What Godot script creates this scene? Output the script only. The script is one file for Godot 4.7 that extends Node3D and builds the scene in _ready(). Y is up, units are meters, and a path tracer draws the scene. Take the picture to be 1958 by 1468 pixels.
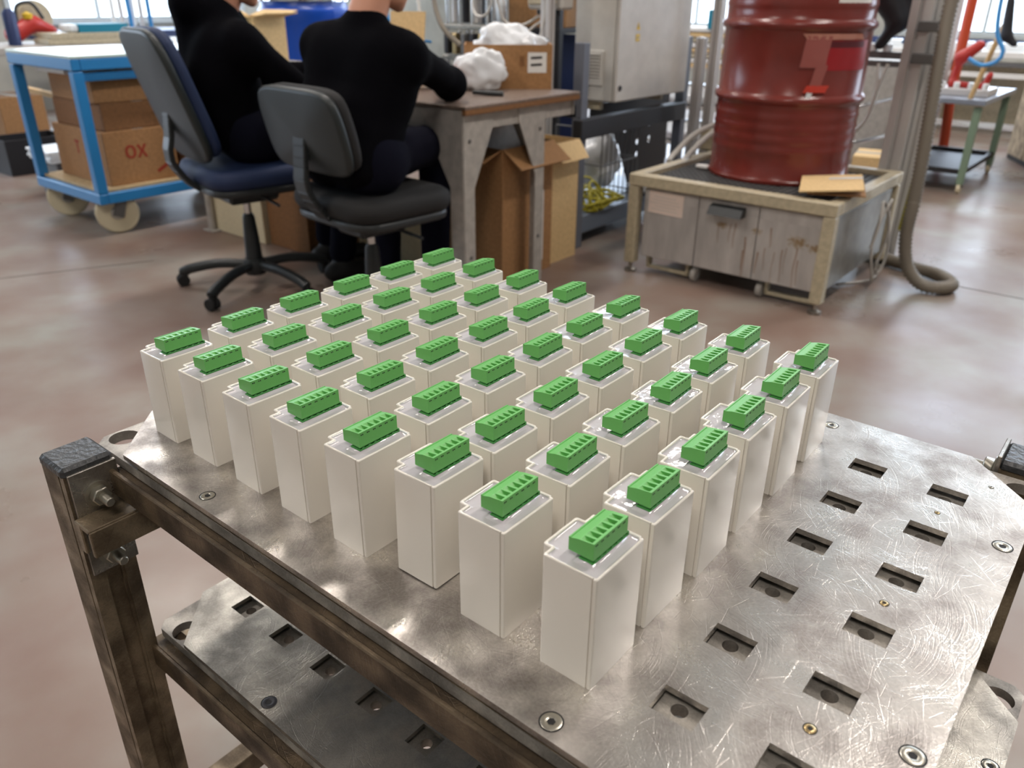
extends Node3D
# A workshop: a steel trolley with rows of white modules in front, a workbench with two seated people, a drum stand and machines behind.
const S := 0.0625                                # the pitch of the modules in metres
const PO := Vector3(-0.613, 0.7226, -0.287)      # front corner of the first module on the tray
var M := {}
var used := {}
var rng := RandomNumberGenerator.new()

func _ready() -> void:
	rng.seed = 7
	# ---- camera
	var cam := Camera3D.new(); cam.name = "camera"
	cam.position = Vector3(0, 1.08, 0)
	cam.rotation = Vector3(deg_to_rad(-25.985), deg_to_rad(39.101), deg_to_rad(0.493))
	var ca := CameraAttributesPhysical.new()
	ca.frustum_focal_length = 24.92; ca.frustum_focus_distance = 0.62
	ca.exposure_aperture = 24.92 / 3.0
	cam.attributes = ca; cam.near = 0.02; cam.far = 60.0
	add_child(cam)
	# ---- sky and exposure
	var we := WorldEnvironment.new(); we.name = "world"
	var e := Environment.new()
	var sky := Sky.new(); var sm := ProceduralSkyMaterial.new()
	sm.sky_top_color = Color(0.45, 0.62, 0.9); sm.sky_horizon_color = Color(0.85, 0.9, 0.95)
	sm.ground_horizon_color = Color(0.6, 0.6, 0.58); sm.ground_bottom_color = Color(0.4, 0.4, 0.38)
	sky.sky_material = sm
	e.background_mode = Environment.BG_SKY; e.sky = sky
	e.tonemap_mode = Environment.TONE_MAPPER_LINEAR; e.tonemap_exposure = 1.12
	e.sdfgi_enabled = true; e.ssao_enabled = true; e.ssil_enabled = true
	we.environment = e; add_child(we)
	# ---- large area lights: daylight at the windows, tubes under the ceiling
	for w in WINDOWS: window_light(w)
	for l in LAMPS: lamp_light(l)
	materials()
	room()
	trolley()
	modules()
	workbench()
	people_and_chairs()
	drum_stand()
	cabinet_and_frame()
	blue_cart()
	left_background()
	behind_bench()
	right_background()

# side, centre along the wall, width, sill, top
const WINDOWS := [["back", -5.6, 2.6, 0.72, 4.1], ["back", -1.5, 2.6, 0.72, 4.1], ["back", 1.9, 2.6, 0.72, 4.1], ["left", -4.7, 2.6, 0.78, 3.0], ["left", 0.2, 3.0, 0.78, 3.0]]
const LAMPS := [[-3.0, -2.6], [-3.0, 1.0], [0.6, -2.6], [0.6, 1.2], [-6.2, -2.6], [-3.0, -6.4], [0.6, -6.4]]
const XL := -9.0
const ZB := -10.0
const DAY := Color(0.85, 0.92, 1.0)

func window_light(w: Array) -> void:
	var a := AreaLight3D.new(); a.name = "window_daylight"
	a.area_size = Vector2(w[2], w[4] - w[3]); a.area_normalize_energy = false
	a.light_color = DAY; a.light_energy = 1.3; a.shadow_enabled = true; a.set("area_range", 30.0)
	if w[0] == "back":
		a.position = Vector3(w[1], (w[3] + w[4]) / 2.0, ZB + 0.06); a.rotation.y = PI
	else:
		a.position = Vector3(XL + 0.06, (w[3] + w[4]) / 2.0, w[1]); a.rotation.y = -PI / 2
	add_child(a, true)

func lamp_light(l: Array) -> void:
	var a := AreaLight3D.new(); a.name = "ceiling_tube_light"
	a.area_size = Vector2(0.28, 1.5); a.area_normalize_energy = false
	a.light_color = Color(1.0, 0.96, 0.93); a.light_energy = 14.0; a.shadow_enabled = true
	a.position = Vector3(l[0], 4.02, l[1]); a.rotation.x = -PI / 2
	add_child(a, true)

# ------------------------------------------------------------------ helpers
func numbered(n: String) -> String:
	var k: int = used.get(n, 0)
	used[n] = k + 1
	return n if k == 0 else "%s_%03d" % [n, k]

func thing(called: String, label: String, category: String, at := Vector3.ZERO, turn := 0.0, group := "") -> Node3D:
	var o := Node3D.new(); o.name = numbered(called); add_child(o)
	o.position = at; o.rotation.y = turn
	o.set_meta("label", label); o.set_meta("category", category)
	if group: o.set_meta("group", group)
	return o

func relabel(o: Node, label: String, group := "") -> void:
	o.set_meta("label", label)
	if group: o.set_meta("group", group)

func part(parent: Node, called: String, s, m: Material, at := Vector3.ZERO) -> MeshInstance3D:
	var mi := MeshInstance3D.new(); mi.name = called
	if s is SurfaceTool:
		s.generate_normals(); mi.mesh = s.commit()
	else:
		mi.mesh = s
	mi.material_override = m; mi.position = at
	parent.add_child(mi, true)
	return mi

func one(called: String, s, m: Material, label: String, category: String, at := Vector3.ZERO, turn := 0.0, group := "") -> MeshInstance3D:
	var mi := part(self, numbered(called), s, m, at)
	mi.rotation.y = turn
	mi.set_meta("label", label); mi.set_meta("category", category)
	if group: mi.set_meta("group", group)
	return mi

func struct(called: String, s, m: Material) -> MeshInstance3D:
	var mi := part(self, called, s, m)
	mi.set_meta("kind", "structure")
	return mi

func mb() -> SurfaceTool:
	var s := SurfaceTool.new(); s.begin(Mesh.PRIMITIVE_TRIANGLES); s.set_smooth_group(-1)
	return s

func tri(s: SurfaceTool, a: Vector3, b: Vector3, c: Vector3) -> void:   # counter-clockwise from outside
	s.add_vertex(a); s.add_vertex(c); s.add_vertex(b)

func quad(s: SurfaceTool, a: Vector3, b: Vector3, c: Vector3, d: Vector3) -> void:
	tri(s, a, b, c); tri(s, a, c, d)

func face(s: SurfaceTool, pts: Array, out: Vector3, xf: Transform3D) -> void:   # a convex polygon turned to face «out»
	var n: Vector3 = (pts[1] - pts[0]).cross(pts[2] - pts[0])
	var q := pts.duplicate()
	if n.dot(out) < 0: q.reverse()
	for i in range(1, q.size() - 1):
		tri(s, xf * q[0], xf * q[i], xf * q[i + 1])

func box(s: SurfaceTool, c: Vector3, size: Vector3, bev := 0.0, basis := Basis()) -> SurfaceTool:
	s.set_smooth_group(-1)
	var h := size / 2.0
	var xf := Transform3D(basis, c)
	var b: float = min(bev, min(h.x, min(h.y, h.z)) * 0.9)
	for ax in 3:
		var u := (ax + 1) % 3; var v := (ax + 2) % 3
		for sg in [-1.0, 1.0]:
			var f := []
			for k in [[-1, -1], [1, -1], [1, 1], [-1, 1]]:
				var p := Vector3(); p[ax] = sg * h[ax]; p[u] = k[0] * (h[u] - b); p[v] = k[1] * (h[v] - b)
				f.append(p)
			var out := Vector3(); out[ax] = sg
			face(s, f, out, xf)
	if b > 0.0:
		for ax in 3:
			var u := (ax + 1) % 3; var v := (ax + 2) % 3
			for su in [-1.0, 1.0]:
				for sv in [-1.0, 1.0]:
					var f := []
					for k in [[0, -1], [1, -1], [1, 1], [0, 1]]:
						var p := Vector3(); p[ax] = k[1] * (h[ax] - b)
						p[u] = su * (h[u] - (b if k[0] == 1 else 0.0)); p[v] = sv * (h[v] - (0.0 if k[0] == 1 else b))
						f.append(p)
					var out := Vector3(); out[u] = su; out[v] = sv
					face(s, f, out, xf)
		for sx in [-1.0, 1.0]:
			for sy in [-1.0, 1.0]:
				for sz in [-1.0, 1.0]:
					var g := Vector3(sx, sy, sz)
					face(s, [Vector3(sx * h.x, sy * (h.y - b), sz * (h.z - b)), Vector3(sx * (h.x - b), sy * h.y, sz * (h.z - b)), Vector3(sx * (h.x - b), sy * (h.y - b), sz * h.z)], g, xf)
	return s

func bar(s: SurfaceTool, a: Vector3, b: Vector3, w: float, d: float, bev := 0.002) -> SurfaceTool:   # a square bar from a to b
	var y := (b - a).normalized()
	var x := Vector3.UP.cross(y)
	if x.length() < 0.01: x = Vector3.RIGHT
	x = x.normalized()
	return box(s, (a + b) / 2.0, Vector3(w, (b - a).length(), d), bev, Basis(x, y, x.cross(y)))

func tube(s: SurfaceTool, pts: Array, r, seg := 10) -> SurfaceTool:
	var n := pts.size()
	var rings := []
	var t0: Vector3 = (pts[1] - pts[0]).normalized()
	var x := t0.cross(Vector3.UP if absf(t0.y) < 0.9 else Vector3.RIGHT).normalized()
	for i in n:
		var t: Vector3 = (pts[mini(i + 1, n - 1)] - pts[maxi(i - 1, 0)]).normalized()
		x = (x - t * x.dot(t)).normalized()
		var y := t.cross(x)
		var rr: float = r[i] if r is Array else r
		var ring := []
		for k in seg:
			var a := TAU * k / seg
			ring.append(pts[i] + (x * cos(a) + y * sin(a)) * rr)
		rings.append(ring)
	s.set_smooth_group(0)
	for i in n - 1:
		for k in seg:
			var l := (k + 1) % seg
			quad(s, rings[i][k], rings[i][l], rings[i + 1][l], rings[i + 1][k])
	s.set_smooth_group(-1)
	for k in range(1, seg - 1):
		tri(s, rings[0][0], rings[0][k + 1], rings[0][k])
		tri(s, rings[n - 1][0], rings[n - 1][k], rings[n - 1][k + 1])
	return s

func curve(pts: Array, step := 0.02) -> Array:   # a smooth line through the points
	var out := []
	for i in pts.size() - 1:
		var p0: Vector3 = pts[maxi(i - 1, 0)]; var p1: Vector3 = pts[i]; var p2: Vector3 = pts[i + 1]; var p3: Vector3 = pts[mini(i + 2, pts.size() - 1)]
		var n := maxi(1, int((p2 - p1).length() / step))
		for k in n: out.append(p1.cubic_interpolate(p2, p0, p3, float(k) / n))
	out.append(pts[-1])
	return out

func lathe(s: SurfaceTool, prof: Array, seg := 32, xf := Transform3D()) -> SurfaceTool:   # prof: Vector2(radius, height) from the bottom up
	var g := 0
	for i in prof.size() - 1:
		var a: Vector2 = prof[i]; var b: Vector2 = prof[i + 1]
		if i > 0 and absf((a - prof[i - 1]).angle_to(b - a)) > 0.75: g += 1
		s.set_smooth_group(g)
		for k in seg:
			var t0 := TAU * k / seg; var t1 := TAU * (k + 1) / seg
			var p := [Vector3(a.x * cos(t0), a.y, -a.x * sin(t0)), Vector3(a.x * cos(t1), a.y, -a.x * sin(t1)), Vector3(b.x * cos(t1), b.y, -b.x * sin(t1)), Vector3(b.x * cos(t0), b.y, -b.x * sin(t0))]
			if a.x > 1e-6: tri(s, xf * p[0], xf * p[1], xf * p[2] if b.x > 1e-6 else xf * p[3])
			if b.x > 1e-6: tri(s, xf * p[0], xf * p[2], xf * p[3])
	s.set_smooth_group(-1)
	return s

func cyl(s: SurfaceTool, a: Vector3, b: Vector3, r: float, seg := 16, bev := 0.0) -> SurfaceTool:
	var y := (b - a).normalized(); var h := (b - a).length()
	var x := (Vector3.UP if absf(y.y) < 0.9 else Vector3.RIGHT).cross(y).normalized()
	var pr := [Vector2(0, 0), Vector2(r - bev, 0)]
	if bev > 0: pr.append(Vector2(r, bev)); pr.append(Vector2(r, h - bev))
	else: pr.append(Vector2(r, h))
	if bev > 0: pr.append(Vector2(r - bev, h))
	pr.append(Vector2(0, h))
	return lathe(s, pr, seg, Transform3D(Basis(x, y, x.cross(y)), a))

func rounded(pts: Array, rad: Array, n := 3) -> PackedVector2Array:
	var out := PackedVector2Array()
	var m := pts.size()
	for i in m:
		var p: Vector2 = pts[i]; var r: float = rad[i] if rad.size() > 1 else rad[0]
		if r <= 0.0:
			out.append(p); continue
		var d0: Vector2 = (pts[(i + m - 1) % m] - p); var d1: Vector2 = (pts[(i + 1) % m] - p)
		var k0: float = minf(r, d0.length() * 0.48); var k1: float = minf(r, d1.length() * 0.48)
		var a := p + d0.normalized() * k0; var b := p + d1.normalized() * k1
		for k in n + 1:
			var t := float(k) / n
			out.append(a.lerp(p, t).lerp(p.lerp(b, t), t))
	return out

func cap(s: SurfaceTool, poly: PackedVector2Array, z: float, up: bool, xf: Transform3D) -> void:
	var ix := Geometry2D.triangulate_polygon(poly)
	for i in range(0, ix.size(), 3):
		var a := poly[ix[i]]; var b := poly[ix[i + 1]]; var c := poly[ix[i + 2]]
		var ccw := (b - a).cross(c - a) > 0
		var p := xf * Vector3(a.x, a.y, z); var q := xf * Vector3(b.x, b.y, z); var r := xf * Vector3(c.x, c.y, z)
		if ccw == up: tri(s, p, q, r)
		else: tri(s, p, r, q)

func sides(s: SurfaceTool, poly: PackedVector2Array, z0: float, z1: float, xf: Transform3D, inward := false) -> void:
	var n := poly.size(); var g := 1
	for i in n:
		var p := poly[i]; var q := poly[(i + 1) % n]; var o := poly[(i + n - 1) % n]
		if absf((p - o).angle_to(q - p)) > 0.6: g += 1
		s.set_smooth_group(g)
		var a := xf * Vector3(p.x, p.y, z0); var b := xf * Vector3(q.x, q.y, z0); var c := xf * Vector3(q.x, q.y, z1); var d := xf * Vector3(p.x, p.y, z1)
		if inward: quad(s, b, a, d, c)
		else: quad(s, a, b, c, d)
	s.set_smooth_group(-1)

func extrude(s: SurfaceTool, poly: PackedVector2Array, z0: float, z1: float, xf := Transform3D()) -> SurfaceTool:   # poly counter-clockwise seen from +z
	if Geometry2D.is_polygon_clockwise(poly) : poly.reverse()
	sides(s, poly, z0, z1, xf)
	cap(s, poly, z1, true, xf); cap(s, poly, z0, false, xf)
	return s

# x right, y away, extruded up
const FLOORWARD := Basis(Vector3(1, 0, 0), Vector3(0, 0, -1), Vector3(0, 1, 0))

func ring(s: SurfaceTool, a: PackedVector2Array, za: float, b: PackedVector2Array, zb: float, xf: Transform3D) -> void:
	for i in a.size():
		var j := (i + 1) % a.size()
		quad(s, xf * Vector3(a[i].x, a[i].y, za), xf * Vector3(a[j].x, a[j].y, za), xf * Vector3(b[j].x, b[j].y, zb), xf * Vector3(b[i].x, b[i].y, zb))

func mixp(a: PackedVector2Array, b: PackedVector2Array, t: float) -> PackedVector2Array:
	var o := PackedVector2Array()
	for i in a.size(): o.append(a[i].lerp(b[i], t))
	return o

# ------------------------------------------------------------------ materials
func c8(r: float, g: float, b: float) -> Color: return Color(r / 255.0, g / 255.0, b / 255.0)

func noise(freq: float, sd: int, oct := 4, kind := FastNoiseLite.TYPE_SIMPLEX_SMOOTH) -> FastNoiseLite:
	var n := FastNoiseLite.new(); n.noise_type = kind; n.frequency = freq; n.seed = sd; n.fractal_octaves = oct
	return n

func mottle(freq: float, sd: int, lo: float, hi: float, size := 512, oct := 4) -> NoiseTexture2D:   # a grey pattern between lo and hi
	var t := NoiseTexture2D.new(); t.width = size; t.height = size; t.seamless = true; t.noise = noise(freq, sd, oct)
	var g := Gradient.new(); g.set_color(0, Color(lo, lo, lo)); g.set_color(1, Color(hi, hi, hi)); t.color_ramp = g
	return t

func bumpy(freq: float, sd: int, strength: float, size := 512) -> NoiseTexture2D:
	var t := NoiseTexture2D.new(); t.width = size; t.height = size; t.seamless = true; t.noise = noise(freq, sd); t.as_normal_map = true; t.bump_strength = strength
	return t

func plain(called: String, c: Color, rough: float, metal := 0.0, spec := 0.5) -> StandardMaterial3D:
	var m := StandardMaterial3D.new(); m.resource_name = called
	m.albedo_color = c; m.roughness = rough; m.metallic = metal; m.metallic_specular = spec
	M[called] = m
	return m

func worn(called: String, c: Color, rough: float, metal: float, tex: Texture2D, scale: float, rtex: Texture2D = null, world := false) -> StandardMaterial3D:
	var m := plain(called, c, rough, metal)
	m.albedo_texture = tex; m.uv1_triplanar = true; m.uv1_world_triplanar = world; m.uv1_scale = Vector3.ONE * scale
	if rtex:
		m.roughness_texture = rtex; m.roughness_texture_channel = BaseMaterial3D.TEXTURE_CHANNEL_RED
	return m

func scratched(size: int, sd: int, patches: int, strokes: int) -> Array:   # height and tone of sanded steel: arcs left by a disc sander, scratches, dull spots
	var r := RandomNumberGenerator.new(); r.seed = sd
	var base := noise(0.006, sd, 5).get_seamless_image(size, size); base.convert(Image.FORMAT_L8)
	var fine := noise(0.12, sd + 1, 3).get_seamless_image(size, size); fine.convert(Image.FORMAT_L8)
	var hb := PackedFloat32Array(); hb.resize(size * size); hb.fill(0.5)
	var tb := PackedFloat32Array(); tb.resize(size * size)
	var b0 := base.get_data(); var f0 := fine.get_data()
	for i in size * size:
		tb[i] = clampf((b0[i] / 255.0 - 0.5) * 1.7 + 0.5, 0.0, 1.0) * 0.75 + f0[i] / 255.0 * 0.25
		hb[i] = 0.5 + (f0[i] / 255.0 - 0.5) * 0.12
	for p in patches:
		var c := Vector2(r.randf() * size, r.randf() * size)
		var R := r.randf_range(60, 200); var a0 := r.randf() * TAU; var span := r.randf_range(0.3, 0.9)
		for k in r.randi_range(24, 60):
			var rr := R + k * r.randf_range(1.2, 3.0); var s0 := a0 + r.randf_range(-0.2, 0.2); var sp := span * r.randf_range(0.4, 1.0)
			var depth := r.randf_range(-0.22, 0.22); var n := int(rr * sp)
			for q in n:
				var an := s0 + sp * q / n
				var x := posmod(int(c.x + cos(an) * rr), size); var y := posmod(int(c.y + sin(an) * rr), size)
				hb[y * size + x] += depth; tb[y * size + x] += depth * 0.3
	for p in strokes:
		var c := Vector2(r.randf() * size, r.randf() * size); var d := Vector2.from_angle(r.randf() * TAU); var n := r.randi_range(8, 70); var v := r.randf_range(-0.5, 0.5)
		for q in n:
			var x := posmod(int(c.x + d.x * q), size); var y := posmod(int(c.y + d.y * q), size)
			hb[y * size + x] += v; tb[y * size + x] += v * 0.35
	var hd := PackedByteArray(); hd.resize(size * size); var td := PackedByteArray(); td.resize(size * size)
	for i in size * size:
		hd[i] = clampi(int(hb[i] * 255.0), 0, 255); td[i] = clampi(int(tb[i] * 255.0), 0, 255)
	return [Image.create_from_data(size, size, false, Image.FORMAT_L8, hd), Image.create_from_data(size, size, false, Image.FORMAT_L8, td)]

func toned(im: Image, lo: Color, hi: Color) -> ImageTexture:
	var d := im.get_data(); var o := PackedByteArray(); o.resize(d.size() * 3)
	var lut := []
	for i in 256: lut.append(lo.lerp(hi, i / 255.0))
	for i in d.size():
		var c: Color = lut[d[i]]
		o[i * 3] = int(c.r * 255); o[i * 3 + 1] = int(c.g * 255); o[i * 3 + 2] = int(c.b * 255)
	return ImageTexture.create_from_image(Image.create_from_data(im.get_width(), im.get_height(), false, Image.FORMAT_RGB8, o))

func steel(called: String, ims: Array, lo: Color, hi: Color, r0: float, r1: float, metal: float, scale: float, bump: float) -> StandardMaterial3D:
	var m := plain(called, Color.WHITE, 1.0, metal)
	m.albedo_texture = toned(ims[1], lo, hi)
	m.roughness_texture = toned(ims[1], Color(r1, r1, r1), Color(r0, r0, r0)); m.roughness_texture_channel = BaseMaterial3D.TEXTURE_CHANNEL_RED
	if bump > 0:
		var h: Image = ims[0].duplicate(); h.convert(Image.FORMAT_RGBA8); h.bump_map_to_normal_map(bump)
		m.normal_enabled = true; m.normal_texture = ImageTexture.create_from_image(h); m.normal_scale = 1.0
	m.uv1_triplanar = true; m.uv1_world_triplanar = true; m.uv1_scale = Vector3.ONE * scale
	return m

func rust_streaks() -> ImageTexture:   # runs of rust on bare sheet steel, each with a shape of its own
	var im := Image.create(512, 256, false, Image.FORMAT_RGB8)
	var n := noise(0.01, 44, 4)
	for y in 256: for x in 512:
		var v := 0.9 + 0.1 * n.get_noise_2d(x * 2.0, y * 0.4)
		im.set_pixel(x, y, Color(v, v, v))
	var r := RandomNumberGenerator.new(); r.seed = 9
	for k in 16:
		var x := r.randi_range(170, 480); var y0 := r.randi_range(20, 120); var l := r.randi_range(40, 150); var w := r.randf_range(1.5, 4.0)
		for y in range(y0, mini(y0 + l, 255)):
			for dx in range(-5, 6):
				var a: float = clampf(1.0 - absf(dx + sin(y * 0.05 + k) * 1.5) / w, 0.0, 1.0) * 0.55 * (1.0 - float(y - y0) / l * 0.6)
				if a > 0.0: im.set_pixel(x + dx, y, im.get_pixel(x + dx, y).lerp(Color(0.55, 0.34, 0.2), a))
	for q in [[440, 60, 16], [400, 50, 22], [210, 40, 14], [300, 40, 12]]:
		for y in range(-30, 30): for x in range(-30, 30):
			var a: float = clampf(1.2 - Vector2(x, y * 1.3).length() / q[2] + n.get_noise_2d(x * 8.0 + q[0], y * 8.0) * 0.8, 0.0, 1.0) * 0.6
			if a > 0.0 and q[1] + y >= 0 and q[0] + x < 512: im.set_pixel(q[0] + x, q[1] + y, im.get_pixel(q[0] + x, q[1] + y).lerp(Color(0.6, 0.44, 0.22), a))
	return ImageTexture.create_from_image(im)

func materials() -> void:
	var sc := scratched(1024, 11, 260, 1500)
	steel("tray_steel", sc, c8(140, 134, 129), c8(232, 228, 221), 0.24, 0.48, 0.9, 2.8, 0.5)
	steel("tray_under", sc, c8(110, 106, 100), c8(196, 190, 180), 0.4, 0.6, 0.35, 3.1, 0.4)
	var t2 := steel("tray_steel_dull", sc, c8(120, 117, 111), c8(196, 193, 184), 0.28, 0.48, 0.9, 2.9, 0.5)
	t2.uv1_offset = Vector3(0.37, 0.1, 0.61)
	var sc2 := scratched(512, 23, 30, 900)
	steel("frame_steel", sc2, c8(78, 66, 51), c8(150, 135, 112), 0.34, 0.6, 0.5, 5.0, 1.0)
	steel("rail_steel", sc2, c8(50, 41, 31), c8(112, 97, 77), 0.34, 0.6, 0.5, 5.0, 1.0)
	steel("bare_steel", sc2, c8(120, 116, 110), c8(190, 186, 178), 0.25, 0.45, 0.9, 6.0, 0.6)
	plain("black_cap", c8(52, 54, 56), 0.42)
	M["black_cap"].normal_enabled = true; M["black_cap"].normal_texture = bumpy(0.02, 5, 6.0); M["black_cap"].uv1_triplanar = true; M["black_cap"].uv1_scale = Vector3.ONE * 12
	plain("zinc", c8(176, 172, 160), 0.3, 0.9)
	plain("brass_zinc", c8(170, 150, 110), 0.35, 0.9)
	plain("dark_hole", c8(20, 19, 18), 0.7)
	# modules
	plain("module_plastic", c8(227, 222, 212), 0.16, 0.0, 0.5)
	plain("potting", c8(190, 186, 190), 0.07, 0.0, 0.6)
	M["potting"].normal_enabled = true; M["potting"].normal_texture = bumpy(0.006, 9, 2.0); M["potting"].uv1_triplanar = true; M["potting"].uv1_world_triplanar = true; M["potting"].uv1_scale = Vector3.ONE * 18
	plain("plug_green", c8(100, 176, 90), 0.42)
	plain("header_green", c8(54, 132, 56), 0.42)
	# room
	var ft := NoiseTexture2D.new(); ft.width = 1024; ft.height = 1024; ft.seamless = true; ft.noise = noise(0.006, 3, 6)   # worn resin floor: grey where the red-brown coat has gone
	var fg := Gradient.new(); fg.set_color(0, c8(122, 97, 86)); fg.set_color(1, c8(150, 148, 140)); fg.add_point(0.5, c8(135, 119, 109)); ft.color_ramp = fg
	worn("floor", Color.WHITE, 1.0, 0.0, ft, 0.3, mottle(0.01, 31, 0.24, 0.5, 512, 6), true)
	worn("wall_paint", c8(196, 194, 184), 0.8, 0.0, mottle(0.01, 6, 0.88, 1.0), 0.5, null, true)
	worn("ceiling_paint", c8(190, 188, 180), 0.9, 0.0, mottle(0.01, 8, 0.9, 1.0), 0.4, null, true)
	plain("window_frame", c8(190, 196, 196), 0.5)
	var p := plain("daylight_pane", c8(235, 242, 245), 0.3); p.emission_enabled = true; p.emission = DAY; p.emission_energy_multiplier = 2.2
	var q := plain("tube_glow", c8(250, 245, 235), 0.4); q.emission_enabled = true; q.emission = Color(1.0, 0.95, 0.88); q.emission_energy_multiplier = 4.0
	# background things
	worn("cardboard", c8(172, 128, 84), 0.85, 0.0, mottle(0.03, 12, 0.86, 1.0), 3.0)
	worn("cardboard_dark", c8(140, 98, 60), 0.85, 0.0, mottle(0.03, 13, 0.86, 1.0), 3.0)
	worn("carton_cream", c8(228, 216, 184), 0.8, 0.0, mottle(0.03, 24, 0.92, 1.0), 3.0)
	worn("cardboard_pale", c8(222, 190, 138), 0.85, 0.0, mottle(0.03, 14, 0.9, 1.0), 3.0)
	plain("blue_paint", c8(38, 124, 186), 0.4)
	plain("navy", c8(32, 48, 92), 0.5)
	plain("teal", c8(0, 122, 148), 0.5)
	plain("drum_blue", c8(14, 70, 170), 0.3)
	worn("drum_red", c8(126, 50, 42), 0.24, 0.0, mottle(0.006, 15, 0.82, 1.0), 2.0)
	worn("bench_grey", c8(186, 181, 174), 0.55, 0.1, mottle(0.02, 16, 0.86, 1.0), 2.0)
	worn("bench_top", c8(150, 132, 120), 0.4, 0.2, mottle(0.03, 17, 0.75, 1.0), 3.0)
	worn("cabinet_grey", c8(200, 197, 190), 0.42, 0.0, mottle(0.01, 18, 0.94, 1.0), 2.0)
	worn("cream_paint", c8(196, 184, 156), 0.45, 0.0, mottle(0.02, 19, 0.86, 1.0), 3.0)
	worn("stainless", c8(150, 148, 140), 0.38, 0.5, mottle(0.012, 20, 0.84, 1.0), 2.0)
	var tf := worn("tank_front", c8(208, 204, 200), 0.42, 0.35, rust_streaks(), 1.0)
	tf.uv1_scale = Vector3(1.2, 1.0 / 0.32, 1.0); tf.uv1_triplanar_sharpness = 8.0
	plain("aluminium", c8(206, 204, 203), 0.35, 0.3)
	plain("chrome", c8(210, 212, 214), 0.12, 1.0)
	plain("machine_grey", c8(104, 104, 104), 0.5, 0.3)
	plain("dark_metal", c8(44, 44, 48), 0.5, 0.3)
	plain("black_plastic", c8(34, 38, 40), 0.42)
	plain("chair_back", c8(30, 37, 38), 0.45)
	plain("chair_blue", c8(24, 42, 78), 0.7)
	plain("black_rubber", c8(26, 26, 27), 0.8)
	plain("white_sheet", c8(228, 226, 222), 0.6)
	plain("white_plastic", c8(224, 228, 230), 0.3)
	plain("film", c8(232, 236, 240), 0.18)
	plain("red", c8(176, 42, 36), 0.4)
	plain("orange_red", c8(196, 74, 42), 0.4)
	plain("yellow", c8(214, 178, 40), 0.5)
	plain("cable_yellow", c8(176, 168, 48), 0.45)
	plain("hose_blue", c8(70, 150, 216), 0.35)
	plain("hose_grey", c8(124, 116, 104), 0.5)
	plain("hose_clear", c8(196, 192, 184), 0.2)
	plain("wood", c8(206, 172, 122), 0.7)
	worn("deck_wood", c8(196, 170, 128), 0.7, 0.0, mottle(0.02, 21, 0.85, 1.0), 3.0)
	plain("top_white", c8(206, 222, 216), 0.25)
	plain("caster_cream", c8(206, 196, 168), 0.5)
	worn("rusty", c8(214, 196, 168), 0.7, 0.1, mottle(0.02, 22, 0.6, 1.0, 512, 5), 1.0)
	plain("rust", c8(120, 72, 34), 0.8)
	plain("ink", c8(40, 38, 40), 0.6)
	plain("red_ink", c8(150, 52, 32), 0.8)
	plain("skin", c8(206, 150, 124), 0.5)
	plain("hair", c8(54, 40, 32), 0.6)
	var kn := plain("black_knit", c8(9, 9, 13), 0.95, 0.0, 0.15); kn.resource_name = "black_knit"
	plain("navy_jeans", c8(16, 17, 29), 0.95, 0.0, 0.2)
	plain("shoe", c8(30, 32, 34), 0.6)
	plain("green_frame", c8(120, 142, 122), 0.5)

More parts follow.
